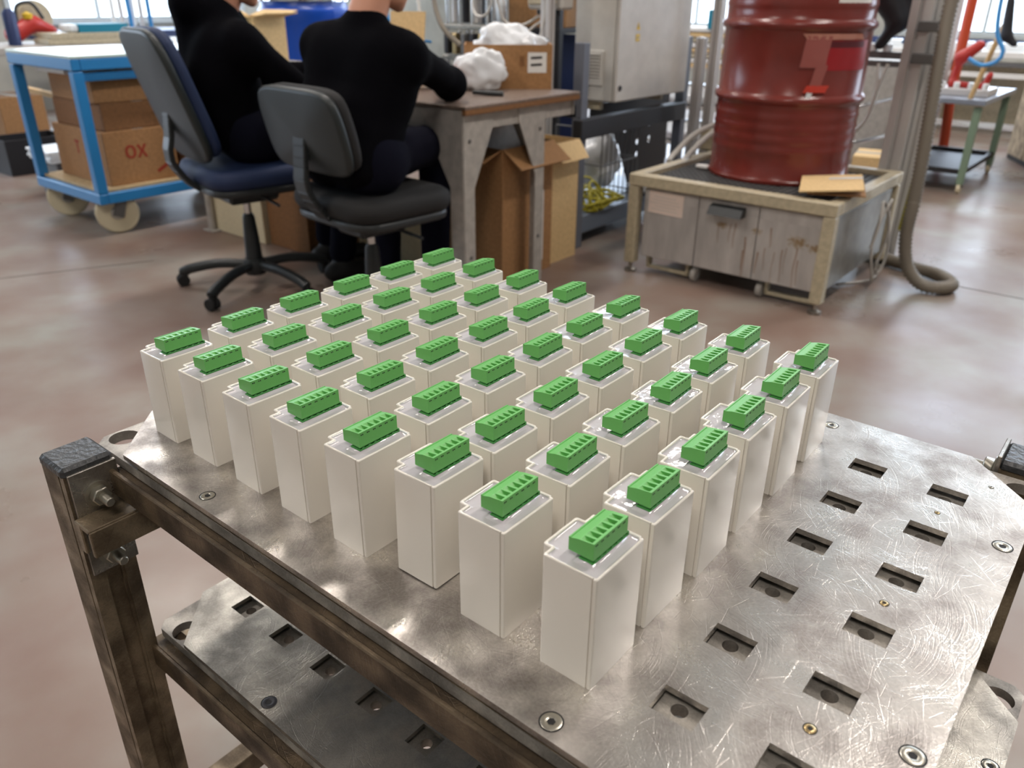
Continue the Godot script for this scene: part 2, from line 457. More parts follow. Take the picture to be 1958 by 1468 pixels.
# ------------------------------------------------------------------ the room
func room() -> void:
	struct("floor", box(mb(), Vector3(-1.5, -0.1, -2.5), Vector3(15.4, 0.2, 15.4)), M.floor)
	var fj := mb()
	for q in [[Vector3(-3.72, 0, -1.0), Vector3(-3.47, 0, -1.55)], [Vector3(-0.55, 0, -3.646), Vector3(0.9, 0, -3.65)]]:
		var d: Vector3 = q[1] - q[0]
		box(fj, (q[0] + q[1]) / 2 + Vector3(0, 0.0006, 0), Vector3(d.length() * 1.4, 0.0012, 0.004), 0.0, Basis(Vector3.UP, atan2(-d.z, d.x)))
	part(get_node("floor"), "floor_joint", fj, M.brown_grey if M.has("brown_grey") else plain("brown_grey", c8(86, 78, 74), 0.6))
	struct("ceiling", box(mb(), Vector3(-1.5, 4.4, -2.5), Vector3(15.4, 0.2, 15.4)), M.ceiling_paint)
	wall("wall_back", "back"); wall("wall_left", "left")
	struct("wall_right", box(mb(), Vector3(6.1, 2.2, -2.5), Vector3(0.2, 4.4, 15.4)), M.wall_paint)
	struct("wall_front", box(mb(), Vector3(-1.5, 2.2, 5.1), Vector3(15.4, 4.4, 0.2)), M.wall_paint)
	var k := 0
	for w in WINDOWS:
		k += 1
		var base := Transform3D(Basis(), Vector3(w[1], 0, ZB)) if w[0] == "back" else Transform3D(Basis(Vector3.UP, PI / 2), Vector3(XL, 0, w[1]))
		var win := Node3D.new(); win.name = "window_%d" % k; win.transform = base; win.set_meta("kind", "structure"); add_child(win)
		var h: float = w[4] - w[3]; var m: float = (w[4] + w[3]) / 2
		var f := mb()
		for x in [-1, 1]: box(f, Vector3(x * (w[2] / 2 - 0.025), m, 0), Vector3(0.05, h, 0.1), 0.004)
		for y in [w[3] + 0.025, w[4] - 0.025]: box(f, Vector3(0, y, 0), Vector3(w[2] - 0.1, 0.05, 0.1), 0.004)
		part(win, "frame", f, M.window_frame)
		for c in 3: for r in 3:
			var pw: float = (w[2] - 0.1) / 3; var ph: float = (h - 0.1) / 3
			part(win, "pane", box(mb(), Vector3(-w[2] / 2 + 0.05 + pw * (c + 0.5), w[3] + 0.05 + ph * (r + 0.5), -0.01), Vector3(pw - 0.03, ph - 0.03, 0.012)), M.daylight_pane)
		var g := mb()
		for c in [1, 2]: box(g, Vector3(-w[2] / 2 + 0.05 + (w[2] - 0.1) / 3 * c, m, 0), Vector3(0.03, h - 0.1, 0.05))
		for r in [1, 2]: box(g, Vector3(0, w[3] + 0.05 + (h - 0.1) / 3 * r, 0), Vector3(w[2] - 0.1, 0.03, 0.05))
		part(win, "glazing_bar", g, M.window_frame)
	for l in LAMPS:
		var t := thing("ceiling_lamp", "white twin-tube lamp hanging under the workshop ceiling", "ceiling lamp", Vector3(l[0], 4.02, l[1]), 0, "workshop ceiling lamps")
		part(t, "housing", box(mb(), Vector3(0, 0.1, 0), Vector3(0.34, 0.08, 1.56), 0.01), M.window_frame)
		for x in [-0.08, 0.08]: part(t, "tube", cyl(mb(), Vector3(x, 0.035, -0.74), Vector3(x, 0.035, 0.74), 0.018, 10), M.tube_glow)
		for z in [-0.6, 0.6]: part(t, "hanger", cyl(mb(), Vector3(0, 0.14, z), Vector3(0, 0.29, z), 0.006, 6), M.dark_metal)

func wall(called: String, side: String) -> void:
	var spans := []
	for w in WINDOWS: if w[0] == side: spans.append([w[1] - w[2] / 2.0, w[1] + w[2] / 2.0, w[3], w[4]])
	spans.sort_custom(func(a, b): return a[0] < b[0])
	var s := mb()
	var lo := -9.2 if side == "back" else -10.2
	var hi := 6.2 if side == "back" else 5.2
	var put := func(a: float, b: float, y0: float, y1: float):
		if b - a < 0.001: return
		if side == "back": box(s, Vector3((a + b) / 2, (y0 + y1) / 2, ZB - 0.1), Vector3(b - a, y1 - y0, 0.2))
		else: box(s, Vector3(XL - 0.1, (y0 + y1) / 2, (a + b) / 2), Vector3(0.2, y1 - y0, b - a))
	var at := lo
	for q in spans:
		put.call(at, q[0], 0.0, 4.4); put.call(q[0], q[1], 0.0, q[2]); put.call(q[0], q[1], q[3], 4.4)
		at = q[1]
	put.call(at, hi, 0.0, 4.4)
	struct(called, s, M.wall_paint)

# ------------------------------------------------------------------ trolley and trays
func P(u: float, v: float, y: float) -> Vector3: return Vector3(PO.x + u * S, y, PO.z - v * S)

# a flat plate in tray units with square openings and round holes, its top at y1
func plate(outline: PackedVector2Array, squares: Array, rounds: Array, y0: float, y1: float, org: Vector3) -> SurfaceTool:
	var s := mb()
	var xf := Transform3D(Basis(Vector3(S, 0, 0), Vector3(0, 0, -S), Vector3(0, 1, 0)), org)
	var xs := {}; var ys := {}
	for p in outline: xs[p.x] = 1; ys[p.y] = 1
	for q in squares:
		xs[q.position.x] = 1; xs[q.end.x] = 1; ys[q.position.y] = 1; ys[q.end.y] = 1
	for r in rounds:
		for k in [-1, 1]: xs[r[0] + k * r[2] * 1.25] = 1; ys[r[1] + k * r[2] * 1.25] = 1
	var ux := xs.keys(); ux.sort(); var uy := ys.keys(); uy.sort()
	for i in ux.size() - 1:
		for j in uy.size() - 1:
			var cell := Rect2(ux[i], uy[j], ux[i + 1] - ux[i], uy[j + 1] - uy[j])
			if cell.size.x < 1e-4 or cell.size.y < 1e-4: continue
			var c := cell.get_center(); var hole := false
			for q in squares: if q.has_point(c): hole = true; break
			if hole: continue
			var done := false
			for r in rounds:
				if absf(c.x - r[0]) < r[2] * 1.25 and absf(c.y - r[1]) < r[2] * 1.25: done = true; break
			if done: continue
			for poly in Geometry2D.intersect_polygons(PackedVector2Array([cell.position, Vector2(cell.end.x, cell.position.y), cell.end, Vector2(cell.position.x, cell.end.y)]), outline):
				cap(s, poly, y1, true, xf); cap(s, poly, y0, false, xf)
	for r in rounds:
		var n := 24; var k: float = r[2] * 1.25; var c := Vector2(r[0], r[1])
		for i in n:
			var a0 := TAU * i / n; var a1 := TAU * (i + 1) / n
			var d0 := Vector2.from_angle(a0); var d1 := Vector2.from_angle(a1)
			var o0: Vector2 = c + d0 * k / maxf(absf(d0.x), absf(d0.y)); var o1: Vector2 = c + d1 * k / maxf(absf(d1.x), absf(d1.y))
			var i0: Vector2 = c + d0 * r[2]; var i1: Vector2 = c + d1 * r[2]
			for y in [y0, y1]:
				var poly := PackedVector2Array([i0, o0, o1, i1])
				for g in Geometry2D.intersect_polygons(poly, outline): cap(s, g, y, y == y1, xf)
			s.set_smooth_group(5)
			quad(s, xf * Vector3(i1.x, i1.y, y0), xf * Vector3(i0.x, i0.y, y0), xf * Vector3(i0.x, i0.y, y1), xf * Vector3(i1.x, i1.y, y1))
			s.set_smooth_group(-1)
	for q in squares:
		var sq := PackedVector2Array([q.position, Vector2(q.end.x, q.position.y), q.end, Vector2(q.position.x, q.end.y)])
		sides(s, sq, y0, y1, xf, true)
	sides(s, outline, y0, y1, xf)
	return s

func octagon(u0: float, u1: float, v0: float, v1: float, c: float) -> PackedVector2Array:
	return PackedVector2Array([Vector2(u0 + c, v0), Vector2(u1 - c, v0), Vector2(u1, v0 + c), Vector2(u1, v1 - c), Vector2(u1 - c, v1), Vector2(u0 + c, v1), Vector2(u0, v1 - c), Vector2(u0, v0 + c)])

func screw(parent: Node, at: Vector3, r: float, m: Material) -> void:   # a countersunk socket screw, flush with the plate
	var s := mb()
	lathe(s, [Vector2(0, 0.0001), Vector2(r * 0.4, 0.0002), Vector2(r * 0.5, 0.0006), Vector2(r * 0.9, 0.0004), Vector2(r, 0.0001)], 20, Transform3D(Basis(), at))
	var b := part(parent, "screw", s, m)
	part(b, "socket", cyl(mb(), at + Vector3(0, -0.004, 0), at + Vector3(0, 0.0003, 0), r * 0.4, 6), M.dark_hole)
	var ringm := mb()
	lathe(ringm, [Vector2(r, 0.0001), Vector2(r * 1.14, 0.0002)], 20, Transform3D(Basis(), at))
	part(b, "countersink", ringm, M.dark_hole)

func tray(called: String, label: String, org: Vector3, du: float, squares: Array, screws: Array, steelm: Material, outline: PackedVector2Array, corner: Array, rdv := 0.06) -> void:
	var t := thing(called, label, "tray", org)
	part(t, "top_plate", plate(outline, squares, [], -0.0045, 0.0, Vector3.ZERO), steelm)
	var rounds := []
	for q in squares: rounds.append([q.get_center().x - 0.03, q.get_center().y + rdv, 0.082])
	for c in corner: rounds.append([c[0], c[1], 0.21])
	var ends := [outline[7].x, outline[2].x, outline[0].y, outline[4].y]
	part(t, "under_plate", plate(octagon(ends[0] - 0.05, ends[1] - 0.01, ends[2] + 0.03, ends[3] + 0.05, 0.14), [], rounds, -0.019, -0.0095, Vector3.ZERO), M.tray_under)
	var ed := mb()   # spacer strips between the two plates along the rim
	for v in [ends[2] + 0.07, ends[3] - 0.07]: box(ed, Vector3((ends[0] + ends[1]) / 2 * S, -0.007, -v * S), Vector3((ends[1] - ends[0] - 2.4) * S, 0.005, 0.004))
	for u in [ends[0] + 0.07, ends[1] - 0.07]: box(ed, Vector3(u * S, -0.007, -(ends[2] + ends[3]) / 2 * S), Vector3(0.004, 0.005, (ends[3] - ends[2] - 2.4) * S))
	part(t, "spacer_strip", ed, M.frame_steel)
	for q in screws: screw(t, Vector3(q[0] * S, 0, -q[1] * S), q[2] * S, [M.zinc, M.brass_zinc, M.dark_metal][q[3]])

func post(parent: Node, u: float, v: float, top: float, su: float, sv: float) -> void:   # slotted channel post with a black cap; su, sv: the way its slots look
	var w := 0.67 * S; var h := w / 2
	var sl := 0.12 * S; var d := 0.09 * S
	var poly := PackedVector2Array([Vector2(-h, -h), Vector2(h * 0.5, -h), Vector2(h * 0.5, -h + 0.0015), Vector2(h * 0.62, -h + 0.0015), Vector2(h * 0.62, -h), Vector2(h, -h), Vector2(h, -sl), Vector2(h - d, -sl), Vector2(h - d, sl * 0.9), Vector2(h - 0.002, sl * 0.9), Vector2(h - 0.002, sl * 1.2), Vector2(h, sl * 1.2), Vector2(h, h), Vector2(-h, h)])
	var c := P(u, v, 0)
	var xf := Transform3D(Basis(Vector3(su, 0, 0), Vector3(0, 0, -sv), Vector3(0, 1, 0)), c)
	var q := poly.duplicate()
	var s := mb()
	if su * sv < 0:
		q.reverse()
		for i in q.size(): q[i].x = -q[i].x
		xf.basis.x = -xf.basis.x
	extrude(s, q, 0.0, top - 0.004, xf)
	var p := part(parent, "post", s, M.frame_steel)
	part(p, "cap", box(mb(), c + Vector3(0, top - 0.001, 0), Vector3(w + 0.002, 0.011, w + 0.002), 0.003), M.black_cap)
	part(p, "foot", cyl(mb(), c + Vector3(0, 0.0, 0), c + Vector3(0, 0.012, 0), 0.022, 14), M.black_rubber)

func bolt(parent: Node, at: Vector3, out: Vector3) -> void:
	var b := part(parent, "bolt", cyl(mb(), at, at + out * 0.024, 0.0042, 12, 0.0008), M.zinc)
	part(b, "nut", cyl(mb(), at + out * 0.002, at + out * 0.0105, 0.0088, 6, 0.001), M.zinc)
	part(b, "washer", cyl(mb(), at, at + out * 0.0022, 0.0115, 20), M.zinc)

func bracket(parent: Node, u: float, v: float, y: float, su: float, sv: float) -> void:   # plate bolted on the post and an angle that carries the rail
	var x0 := u + su * 0.33
	var b := part(parent, "bracket", box(mb(), P(x0 + su * 0.03, v + sv * 0.03, y - 0.052), Vector3(0.0036, 0.104, 0.66 * S), 0.0006), M.bare_steel)
	var s := mb()
	box(s, P(x0 + su * 0.26, v + sv * 0.12, y - 0.044), Vector3(0.42 * S, 0.005, 0.95 * S), 0.0008)
	box(s, P(x0 + su * 0.45, v + sv * 0.12, y - 0.056), Vector3(0.005, 0.026, 0.95 * S), 0.0008)
	box(s, P(x0 + su * 0.13, v - sv * 0.33, y - 0.058), Vector3(0.16 * S, 0.03, 0.06 * S), 0.001)
	part(b, "angle_seat", s, M.frame_steel)
	for k in [[-0.025, 0.02], [-0.086, 0.0]]: bolt(b, P(x0 + su * 0.06, v + k[1], y + k[0]), Vector3(su, 0, 0))

func trolley() -> void:
	var t := thing("shelf_trolley", "brown-stained slotted steel trolley frame carrying the two perforated trays", "trolley")
	var yt := PO.y
	for c in [[-0.83, -1.06, 1, 1], [-0.83, 7.3, 1, -1], [9.43, -1.06, -1, 1], [9.43, 7.35, -1, -1]]:
		post(t, c[0], c[1], yt - 0.004, c[2], c[3])
		bracket(t, c[0], c[1], yt - (0.006 if c[1] < 0 else -0.004), c[2], c[3])
	for lv in [[yt - 0.0205, 0.0], [0.499, 0.0], [0.28, 0.0]]:
		var y: float = lv[0]
		for v in [-0.66, 6.9]:
			var s := mb(); var sg := -1.0 if v < 0 else 1.0
			box(s, P(4.3, v + sg * 0.13, y - 0.007), Vector3(9.8 * S, 0.025, 0.0045), 0.001)
			box(s, P(4.3, v - sg * 0.14, y - 0.0025), Vector3(9.8 * S, 0.004, 0.026), 0.0008)
			part(t, "rail", s, M.rail_steel)
		for u in [-0.9, 9.45]: part(t, "end_rail", box(mb(), P(u, 3.12, y - 0.035), Vector3(0.025, 0.03, 7.7 * S), 0.001), M.frame_steel)
	var sq := []
	for i in 10: for j in 6: sq.append(Rect2(-0.48 + i * 1.0, 0.2 + j * 1.05, 0.43, 0.33))
	var sc := [[6.95, -0.49, 0.1, 0], [9.5, 1.17, 0.1, 0], [9.5, 4.86, 0.1, 0], [6.93, 6.51, 0.09, 0], [1.51, -0.47, 0.09, 0], [8.73, 0.89, 0.055, 1], [8.735, 2.97, 0.045, 1], [8.737, 5.1, 0.03, 1], [9.13, 6.17, 0.03, 0]]
	tray("perforated_tray", "bright sanded steel tray with square holes under the white modules", Vector3(PO.x, yt, PO.z), 0.0, sq, sc, M.tray_steel, octagon(-1.19, 9.68, -0.66, 6.87, 0.92), [[-1.0, -0.3], [9.45, 6.6], [-1.0, 6.6], [9.45, -0.3]], 0.10)
	var sq2 := []
	for i in 10: for j in 6: sq2.append(Rect2(-0.04 + i * 1.01, 0.34 + j * 1.05, 0.4, 0.36))
	var sc2 := [[2.07, -0.43, 0.1, 2], [10.15, 4.93, 0.1, 0], [6.0, -0.43, 0.1, 0], [10.1, 1.2, 0.1, 0]]
	tray("perforated_tray", "empty dull steel tray with square holes on the trolley's lower level", Vector3(PO.x, 0.5195, PO.z), 0.0, sq2, sc2, M.tray_steel_dull, octagon(-0.72, 10.3, -0.6, 6.8, 0.85), [[-0.28, -0.34], [10.0, 6.45], [-0.28, 6.45], [10.0, -0.34]])

# ------------------------------------------------------------------ modules
const MH := 1.268

func make_module(label: String, group: String) -> Node3D:
	var t := thing("terminal_module", label, "electronic module", Vector3.ZERO, 0.0, group)
	var up := Basis(Vector3(S, 0, 0), Vector3(0, 0, -S), Vector3(0, S, 0))
	var xf := Transform3D(up, Vector3(0.28 * S, 0, 0.3985 * S))
	var rad := [0.02, 0.0, 0.0, 0.0, 0.0, 0.025, 0.025, 0.0, 0.0, 0.02, 0.012, 0.03, 0.03, 0.012]
	var op := [[-0.569, 0.0], [-0.042, 0.0], [-0.040, 0.018], [-0.029, 0.018], [-0.027, 0.004], [0.010, 0.004], [0.010, 0.775], [-0.030, 0.775], [-0.034, 0.795], [-0.569, 0.795], [-0.569, 0.655], [-0.668, 0.655], [-0.668, 0.128], [-0.569, 0.128]]
	var ip := [[-0.540, 0.029], [-0.036, 0.029], [-0.034, 0.029], [-0.031, 0.029], [-0.030, 0.029], [-0.019, 0.033], [-0.019, 0.742], [-0.034, 0.744], [-0.036, 0.764], [-0.540, 0.766], [-0.540, 0.627], [-0.640, 0.627], [-0.640, 0.156], [-0.540, 0.156]]
	var o := []; var n := []
	for p in op: o.append(Vector2(p[0], p[1]))
	for p in ip: n.append(Vector2(p[0], p[1]))
	var O := rounded(o, rad); var N := rounded(n, rad)
	var kp := [[-0.512, 0.057], [-0.40, 0.057], [-0.30, 0.057], [-0.20, 0.057], [-0.10, 0.057], [-0.047, 0.060], [-0.047, 0.715], [-0.062, 0.724], [-0.075, 0.737], [-0.512, 0.738], [-0.512, 0.599], [-0.612, 0.599], [-0.612, 0.184], [-0.512, 0.184]]
	var kk := []
	for p in kp: kk.append(Vector2(p[0], p[1]))
	var K := rounded(kk, rad)
	var b := mb()
	sides(b, O, 0.0, MH - 0.012, xf); cap(b, O, 0.0, false, xf)
	b.set_smooth_group(60)
	ring(b, O, MH - 0.012, mixp(O, N, 0.12), MH - 0.003, xf); ring(b, mixp(O, N, 0.12), MH - 0.003, mixp(O, N, 0.35), MH, xf)
	ring(b, mixp(O, N, 0.35), MH, mixp(O, N, 0.75), MH, xf); ring(b, mixp(O, N, 0.75), MH, N, MH - 0.010, xf)
	b.set_smooth_group(61)
	ring(b, N, MH - 0.010, N, MH - 0.05, xf)
	part(t, "housing", b, M.module_plastic)
	var r := mb()
	r.set_smooth_group(2)
	var K2 := mixp(N, K, 0.4)
	ring(r, N, MH - 0.016, K2, MH - 0.026, xf); ring(r, K2, MH - 0.026, K, MH - 0.029, xf)
	cap(r, K, MH - 0.029, true, xf)
	r.set_smooth_group(3)   # the resin creeps up the foot of the connector
	var hq := PackedVector2Array([Vector2(-0.292, 0.155), Vector2(-0.134, 0.155), Vector2(-0.134, 0.742), Vector2(-0.292, 0.742)])
	var hr := rounded([Vector2(-0.325, 0.118), Vector2(-0.10, 0.118), Vector2(-0.10, 0.772), Vector2(-0.325, 0.772)], [0.0])
	var hm := mixp(hq, hr, 0.4)
	ring(r, hr, MH - 0.029, hm, MH - 0.022, xf); ring(r, hm, MH - 0.022, hq, MH - 0.004, xf)
	part(t, "potting_resin", r, M.potting)
	# header, then the plug on it
	var hd := mb()
	var hb := func(u0: float, u1: float, v0: float, v1: float, h0: float, h1: float):
		box(hd, xf * Vector3((u0 + u1) / 2, (v0 + v1) / 2, (h0 + h1) / 2), Vector3((u1 - u0) * S, (h1 - h0) * S, (v1 - v0) * S), 0.00018)
	hb.call(-0.291, -0.135, 0.156, 0.741, 1.20, 1.281)
	hb.call(-0.275, -0.155, 0.17, 0.70, 1.27, 1.315)
	hb.call(-0.275, -0.135, 0.714, 0.741, 1.27, 1.306)
	for k in 6: hb.call(-0.16, -0.137, 0.19 + 0.0875 * k, 0.225 + 0.0875 * k, 1.275, 1.293)
	part(t, "pin_header", hd, M.header_green)
	var pg := mb()
	var v0 := 0.158; var v1 := 0.708
	var pr := [Vector2(-0.405, 1.308), Vector2(-0.137, 1.306), Vector2(-0.139, 1.484), Vector2(-0.300, 1.466), Vector2(-0.384, 1.443), Vector2(-0.389, 1.450), Vector2(-0.405, 1.446)]
	var q := func(u: float, v: float, h: float) -> Vector3: return xf * Vector3(u, v, h)
	for i in pr.size():
		var a: Vector2 = pr[i]; var c: Vector2 = pr[(i + 1) % pr.size()]
		if i == 2: continue
		quad(pg, q.call(a.x, v0, a.y), q.call(c.x, v0, c.y), q.call(c.x, v1, c.y), q.call(a.x, v1, a.y)) if false else quad(pg, q.call(a.x, v1, a.y), q.call(a.x, v0, a.y), q.call(c.x, v0, c.y), q.call(c.x, v1, c.y))
	var endp := PackedVector2Array()
	for p in pr: endp.append(p)
	var exf := Transform3D(Basis(Vector3(S, 0, 0), Vector3(0, S, 0), Vector3(0, 0, S)), xf * Vector3(0, 0, 0))
	cap(pg, endp, -v0, true, exf); cap(pg, endp, -v1, false, exf)
	var hh := func(u: float) -> float: return lerpf(1.484, 1.466, (u + 0.139) / (-0.300 + 0.139))
	var u0 := -0.290; var u1 := -0.168
	var top := func(ua: float, ub: float, va: float, vb: float):
		quad(pg, q.call(ua, va, hh.call(ua)), q.call(ub, va, hh.call(ub)), q.call(ub, vb, hh.call(ub)), q.call(ua, vb, hh.call(ua)))
	top.call(-0.300, u0, v0, v1); top.call(u1, -0.139, v0, v1)
	var at := v0
	for k in 6:
		var va := 0.172 + 0.0875 * k; var vb := va + 0.060
		top.call(u0, u1, at, va); at = vb
		var um := u0 + 0.062; var hm2: float = hh.call(u0) - 0.035; var hf := 1.37
		quad(pg, q.call(u0, va, hh.call(u0)), q.call(um, va, hm2), q.call(um, vb, hm2), q.call(u0, vb, hh.call(u0)))
		quad(pg, q.call(um, va, hm2), q.call(um, va, hf), q.call(um, vb, hf), q.call(um, vb, hm2))
		quad(pg, q.call(um, va, hf), q.call(u1, va, hf), q.call(u1, vb, hf), q.call(um, vb, hf))
		quad(pg, q.call(u1, va, hf), q.call(u1, va, hh.call(u1)), q.call(u1, vb, hh.call(u1)), q.call(u1, vb, hf))
		for w in [[va, -1.0], [vb, 1.0]]:
			var f := [q.call(u0, w[0], hh.call(u0)), q.call(um, w[0], hm2), q.call(um, w[0], hf), q.call(u1, w[0], hf), q.call(u1, w[0], hh.call(u1))]
			var out := Vector3(0, 0, w[1])
			for tr in [[0, 1, 4], [1, 2, 3], [1, 3, 4]]: face(pg, [f[tr[0]], f[tr[1]], f[tr[2]]], out, Transform3D())
	top.call(u0, u1, at, v1)
	var pl := part(t, "terminal_plug", pg, M.plug_green)
	var sl := mb()
	for k in 6:
		for d in [0.0, 0.022]:
			box(sl, xf * Vector3(-0.1382, 0.19 + 0.0875 * k + d, 1.452), Vector3(0.003 * S, 0.014 * S, 0.013 * S))
	part(pl, "test_slot", sl, M.dark_hole).set_meta("kind", "stuff")
	return t

const NTH := ["leftmost", "second from left", "third from left", "fourth from left", "fourth from right", "third from right", "second from right", "rightmost"]
const ROWS := ["front row along the rail", "second row from the rail", "third row from the rail", "fourth row from the rail", "fifth row from the rail", "rear row farthest from rail"]
# small shifts measured on the photograph, in module pitches
const SHIFT := {"0,0": [0.022, -0.016], "1,0": [-0.004, -0.014], "2,0": [0.019, -0.015], "3,0": [-0.014, -0.01], "4,0": [-0.01, -0.012], "5,0": [-0.03, 0.09], "6,0": [-0.016, 0.003], "7,0": [0.01, 0.009], "7,1": [-0.016, -0.016], "7,2": [0.01, -0.023], "7,3": [-0.012, -0.026], "7,4": [0.007, -0.029], "7,5": [-0.003, -0.004]}

func modules() -> void:
	var first: Node3D
	for j in 6:
		for i in 8:
			var label := "white module with green connector, %s in %s" % [NTH[i], ROWS[j]]
			var m: Node3D
			if first == null:
				first = make_module(label, "white terminal modules standing on the tray"); m = first
			else:
				m = first.duplicate(); m.name = numbered("terminal_module"); add_child(m); relabel(m, label)
			var a := deg_to_rad(rng.randf_range(-1.1, 1.1))
			var du := rng.randf_range(-0.015, 0.015); var dv := rng.randf_range(-0.012, 0.012)
			var key := "%d,%d" % [i, j]
			if SHIFT.has(key):
				du = SHIFT[key][0]; dv = SHIFT[key][1]
			m.position = P(i - 0.2845 + du, j * 1.0378 + 0.3985 + dv, PO.y + 0.0001)
			m.rotation = Vector3(0, a, 0)
			if i == 5 and j == 0:   # this one leans back a little
				m.rotation.x = -0.022; m.position.y += 0.0006

# ------------------------------------------------------------------ soft shapes
# prims: [a, b, radius at a, radius at b]; joined with a smooth minimum and meshed as surface nets
func nets(s: SurfaceTool, prims: Array, cell: float, k := 0.03) -> SurfaceTool:
	var lo := Vector3.INF; var hi := -Vector3.INF
	for p in prims:
		for e in 2:
			var r: Vector3 = Vector3.ONE * (p[2 + e] + cell * 2.5)
			lo = lo.min(p[e] - r); hi = hi.max(p[e] + r)
	var n := Vector3i(((hi - lo) / cell).ceil()) + Vector3i.ONE
	var nx := n.x; var nxy := n.x * n.y
	var f := PackedFloat32Array(); f.resize(nxy * n.z); f.fill(1.0)
	var reach := k + cell * 2.0
	for p in prims:
		var a: Vector3 = p[0]; var b: Vector3 = p[1]; var ra: float = p[2]; var rb: float = p[3]
		var ab := b - a; var l2 := maxf(ab.length_squared(), 1e-9)
		var rm := Vector3.ONE * (maxf(ra, rb) + reach)
		var i0 := Vector3i(((a.min(b) - rm - lo) / cell).floor()).max(Vector3i.ZERO)
		var i1 := Vector3i(((a.max(b) + rm - lo) / cell).ceil()).min(n - Vector3i.ONE)
		for z in range(i0.z, i1.z + 1):
			for y in range(i0.y, i1.y + 1):
				var row := z * nxy + y * nx
				for x in range(i0.x, i1.x + 1):
					var q := lo + Vector3(x, y, z) * cell
					var t := clampf((q - a).dot(ab) / l2, 0.0, 1.0)
					var d := q.distance_to(a + ab * t) - (ra + (rb - ra) * t)
					if d < reach:
						var o := f[row + x]
						var h := k - absf(o - d)
						f[row + x] = minf(o, d) - (h * h / (4.0 * k) if h > 0.0 else 0.0)
	var id := {}
	var lim := cell * 1.8
	var pts := PackedVector3Array()
	for z in n.z - 1:
		for y in n.y - 1:
			var row := z * nxy + y * nx
			for x in nx - 1:
				var c := row + x
				var f0 := f[c]
				if f0 > lim or f0 < -lim: continue
				var v := [f0, f[c + 1], f[c + nx], f[c + nx + 1], f[c + nxy], f[c + nxy + 1], f[c + nxy + nx], f[c + nxy + nx + 1]]
				var m := 0
				for i in 8: if v[i] < 0.0: m |= 1 << i
				if m == 0 or m == 255: continue
				var sum := Vector3.ZERO; var cnt := 0
				for e in EDGES:
					var va: float = v[e[0]]; var vb: float = v[e[1]]
					if (va < 0.0) != (vb < 0.0):
						var t := va / (va - vb)
						sum += CORNER[e[0]].lerp(CORNER[e[1]], t); cnt += 1
				id[c] = pts.size()
				pts.append(lo + (Vector3(x, y, z) + sum / cnt) * cell)
	s.set_smooth_group(0)
	var ofs := [1, nx, nxy]
	for c in id:
		var f0 := f[c]
		for ax in 3:
			var f1: float = f[c + ofs[ax]]
			if (f0 < 0.0) == (f1 < 0.0): continue
			var u: int = ofs[(ax + 1) % 3]; var w: int = ofs[(ax + 2) % 3]
			if not (id.has(c - u) and id.has(c - w) and id.has(c - u - w)): continue
			var p0 := pts[id[c]]; var p1 := pts[id[c - u]]; var p2 := pts[id[c - u - w]]; var p3 := pts[id[c - w]]
			if f0 < 0.0: quad(s, p2, p3, p0, p1) if false else quad(s, p0, p1, p2, p3)
			else: quad(s, p3, p2, p1, p0)
	s.set_smooth_group(-1)
	return s

const EDGES := [[0, 1], [2, 3], [4, 5], [6, 7], [0, 2], [1, 3], [4, 6], [5, 7], [0, 4], [1, 5], [2, 6], [3, 7]]
const CORNER := [Vector3(0, 0, 0), Vector3(1, 0, 0), Vector3(0, 1, 0), Vector3(1, 1, 0), Vector3(0, 0, 1), Vector3(1, 0, 1), Vector3(0, 1, 1), Vector3(1, 1, 1)]

func cushion(s: SurfaceTool, poly: PackedVector2Array, depth: float, round: float, xf: Transform3D, bulge := 0.0) -> SurfaceTool:   # a slab with a soft rim, its thickness along z
	var c := Vector2.ZERO
	for p in poly: c += p
	c /= poly.size()
	var ringp := func(inset: float) -> PackedVector2Array:
		var o := PackedVector2Array()
		for p in poly: o.append(p - (p - c).normalized() * inset)
		return o
	var steps := []
	for i in 5:
		var a := PI / 2 * i / 4.0
		steps.append([round * (1.0 - sin(a)), -depth / 2 + round * (1.0 - cos(a))])
	for i in 5:
		var a := PI / 2 * i / 4.0
		steps.append([round * (1.0 - cos(a)), depth / 2 - round * (1.0 - sin(a))])
	s.set_smooth_group(0)
	for i in steps.size() - 1: ring(s, ringp.call(steps[i][0]), steps[i][1], ringp.call(steps[i + 1][0]), steps[i + 1][1], xf)
	for e in [[steps[0], -1.0], [steps[-1], 1.0]]:
		var o: PackedVector2Array = ringp.call(e[0][0]); var z: float = e[0][1]
		var m := mixp(o, ringp.call(0.0), 0.0)
		for i in m.size(): m[i] = c + (m[i] - c) * 0.5
		if e[1] > 0: ring(s, o, z, m, z + bulge, xf)
		else: ring(s, m, z - bulge, o, z, xf)
		var cc := xf * Vector3(c.x, c.y, z + e[1] * bulge * 1.3)
		for i in m.size():
			var j := (i + 1) % m.size()
			var a := xf * Vector3(m[i].x, m[i].y, z + e[1] * bulge); var b := xf * Vector3(m[j].x, m[j].y, z + e[1] * bulge)
			if e[1] > 0: tri(s, a, b, cc)
			else: tri(s, b, a, cc)
	s.set_smooth_group(-1)
	return s

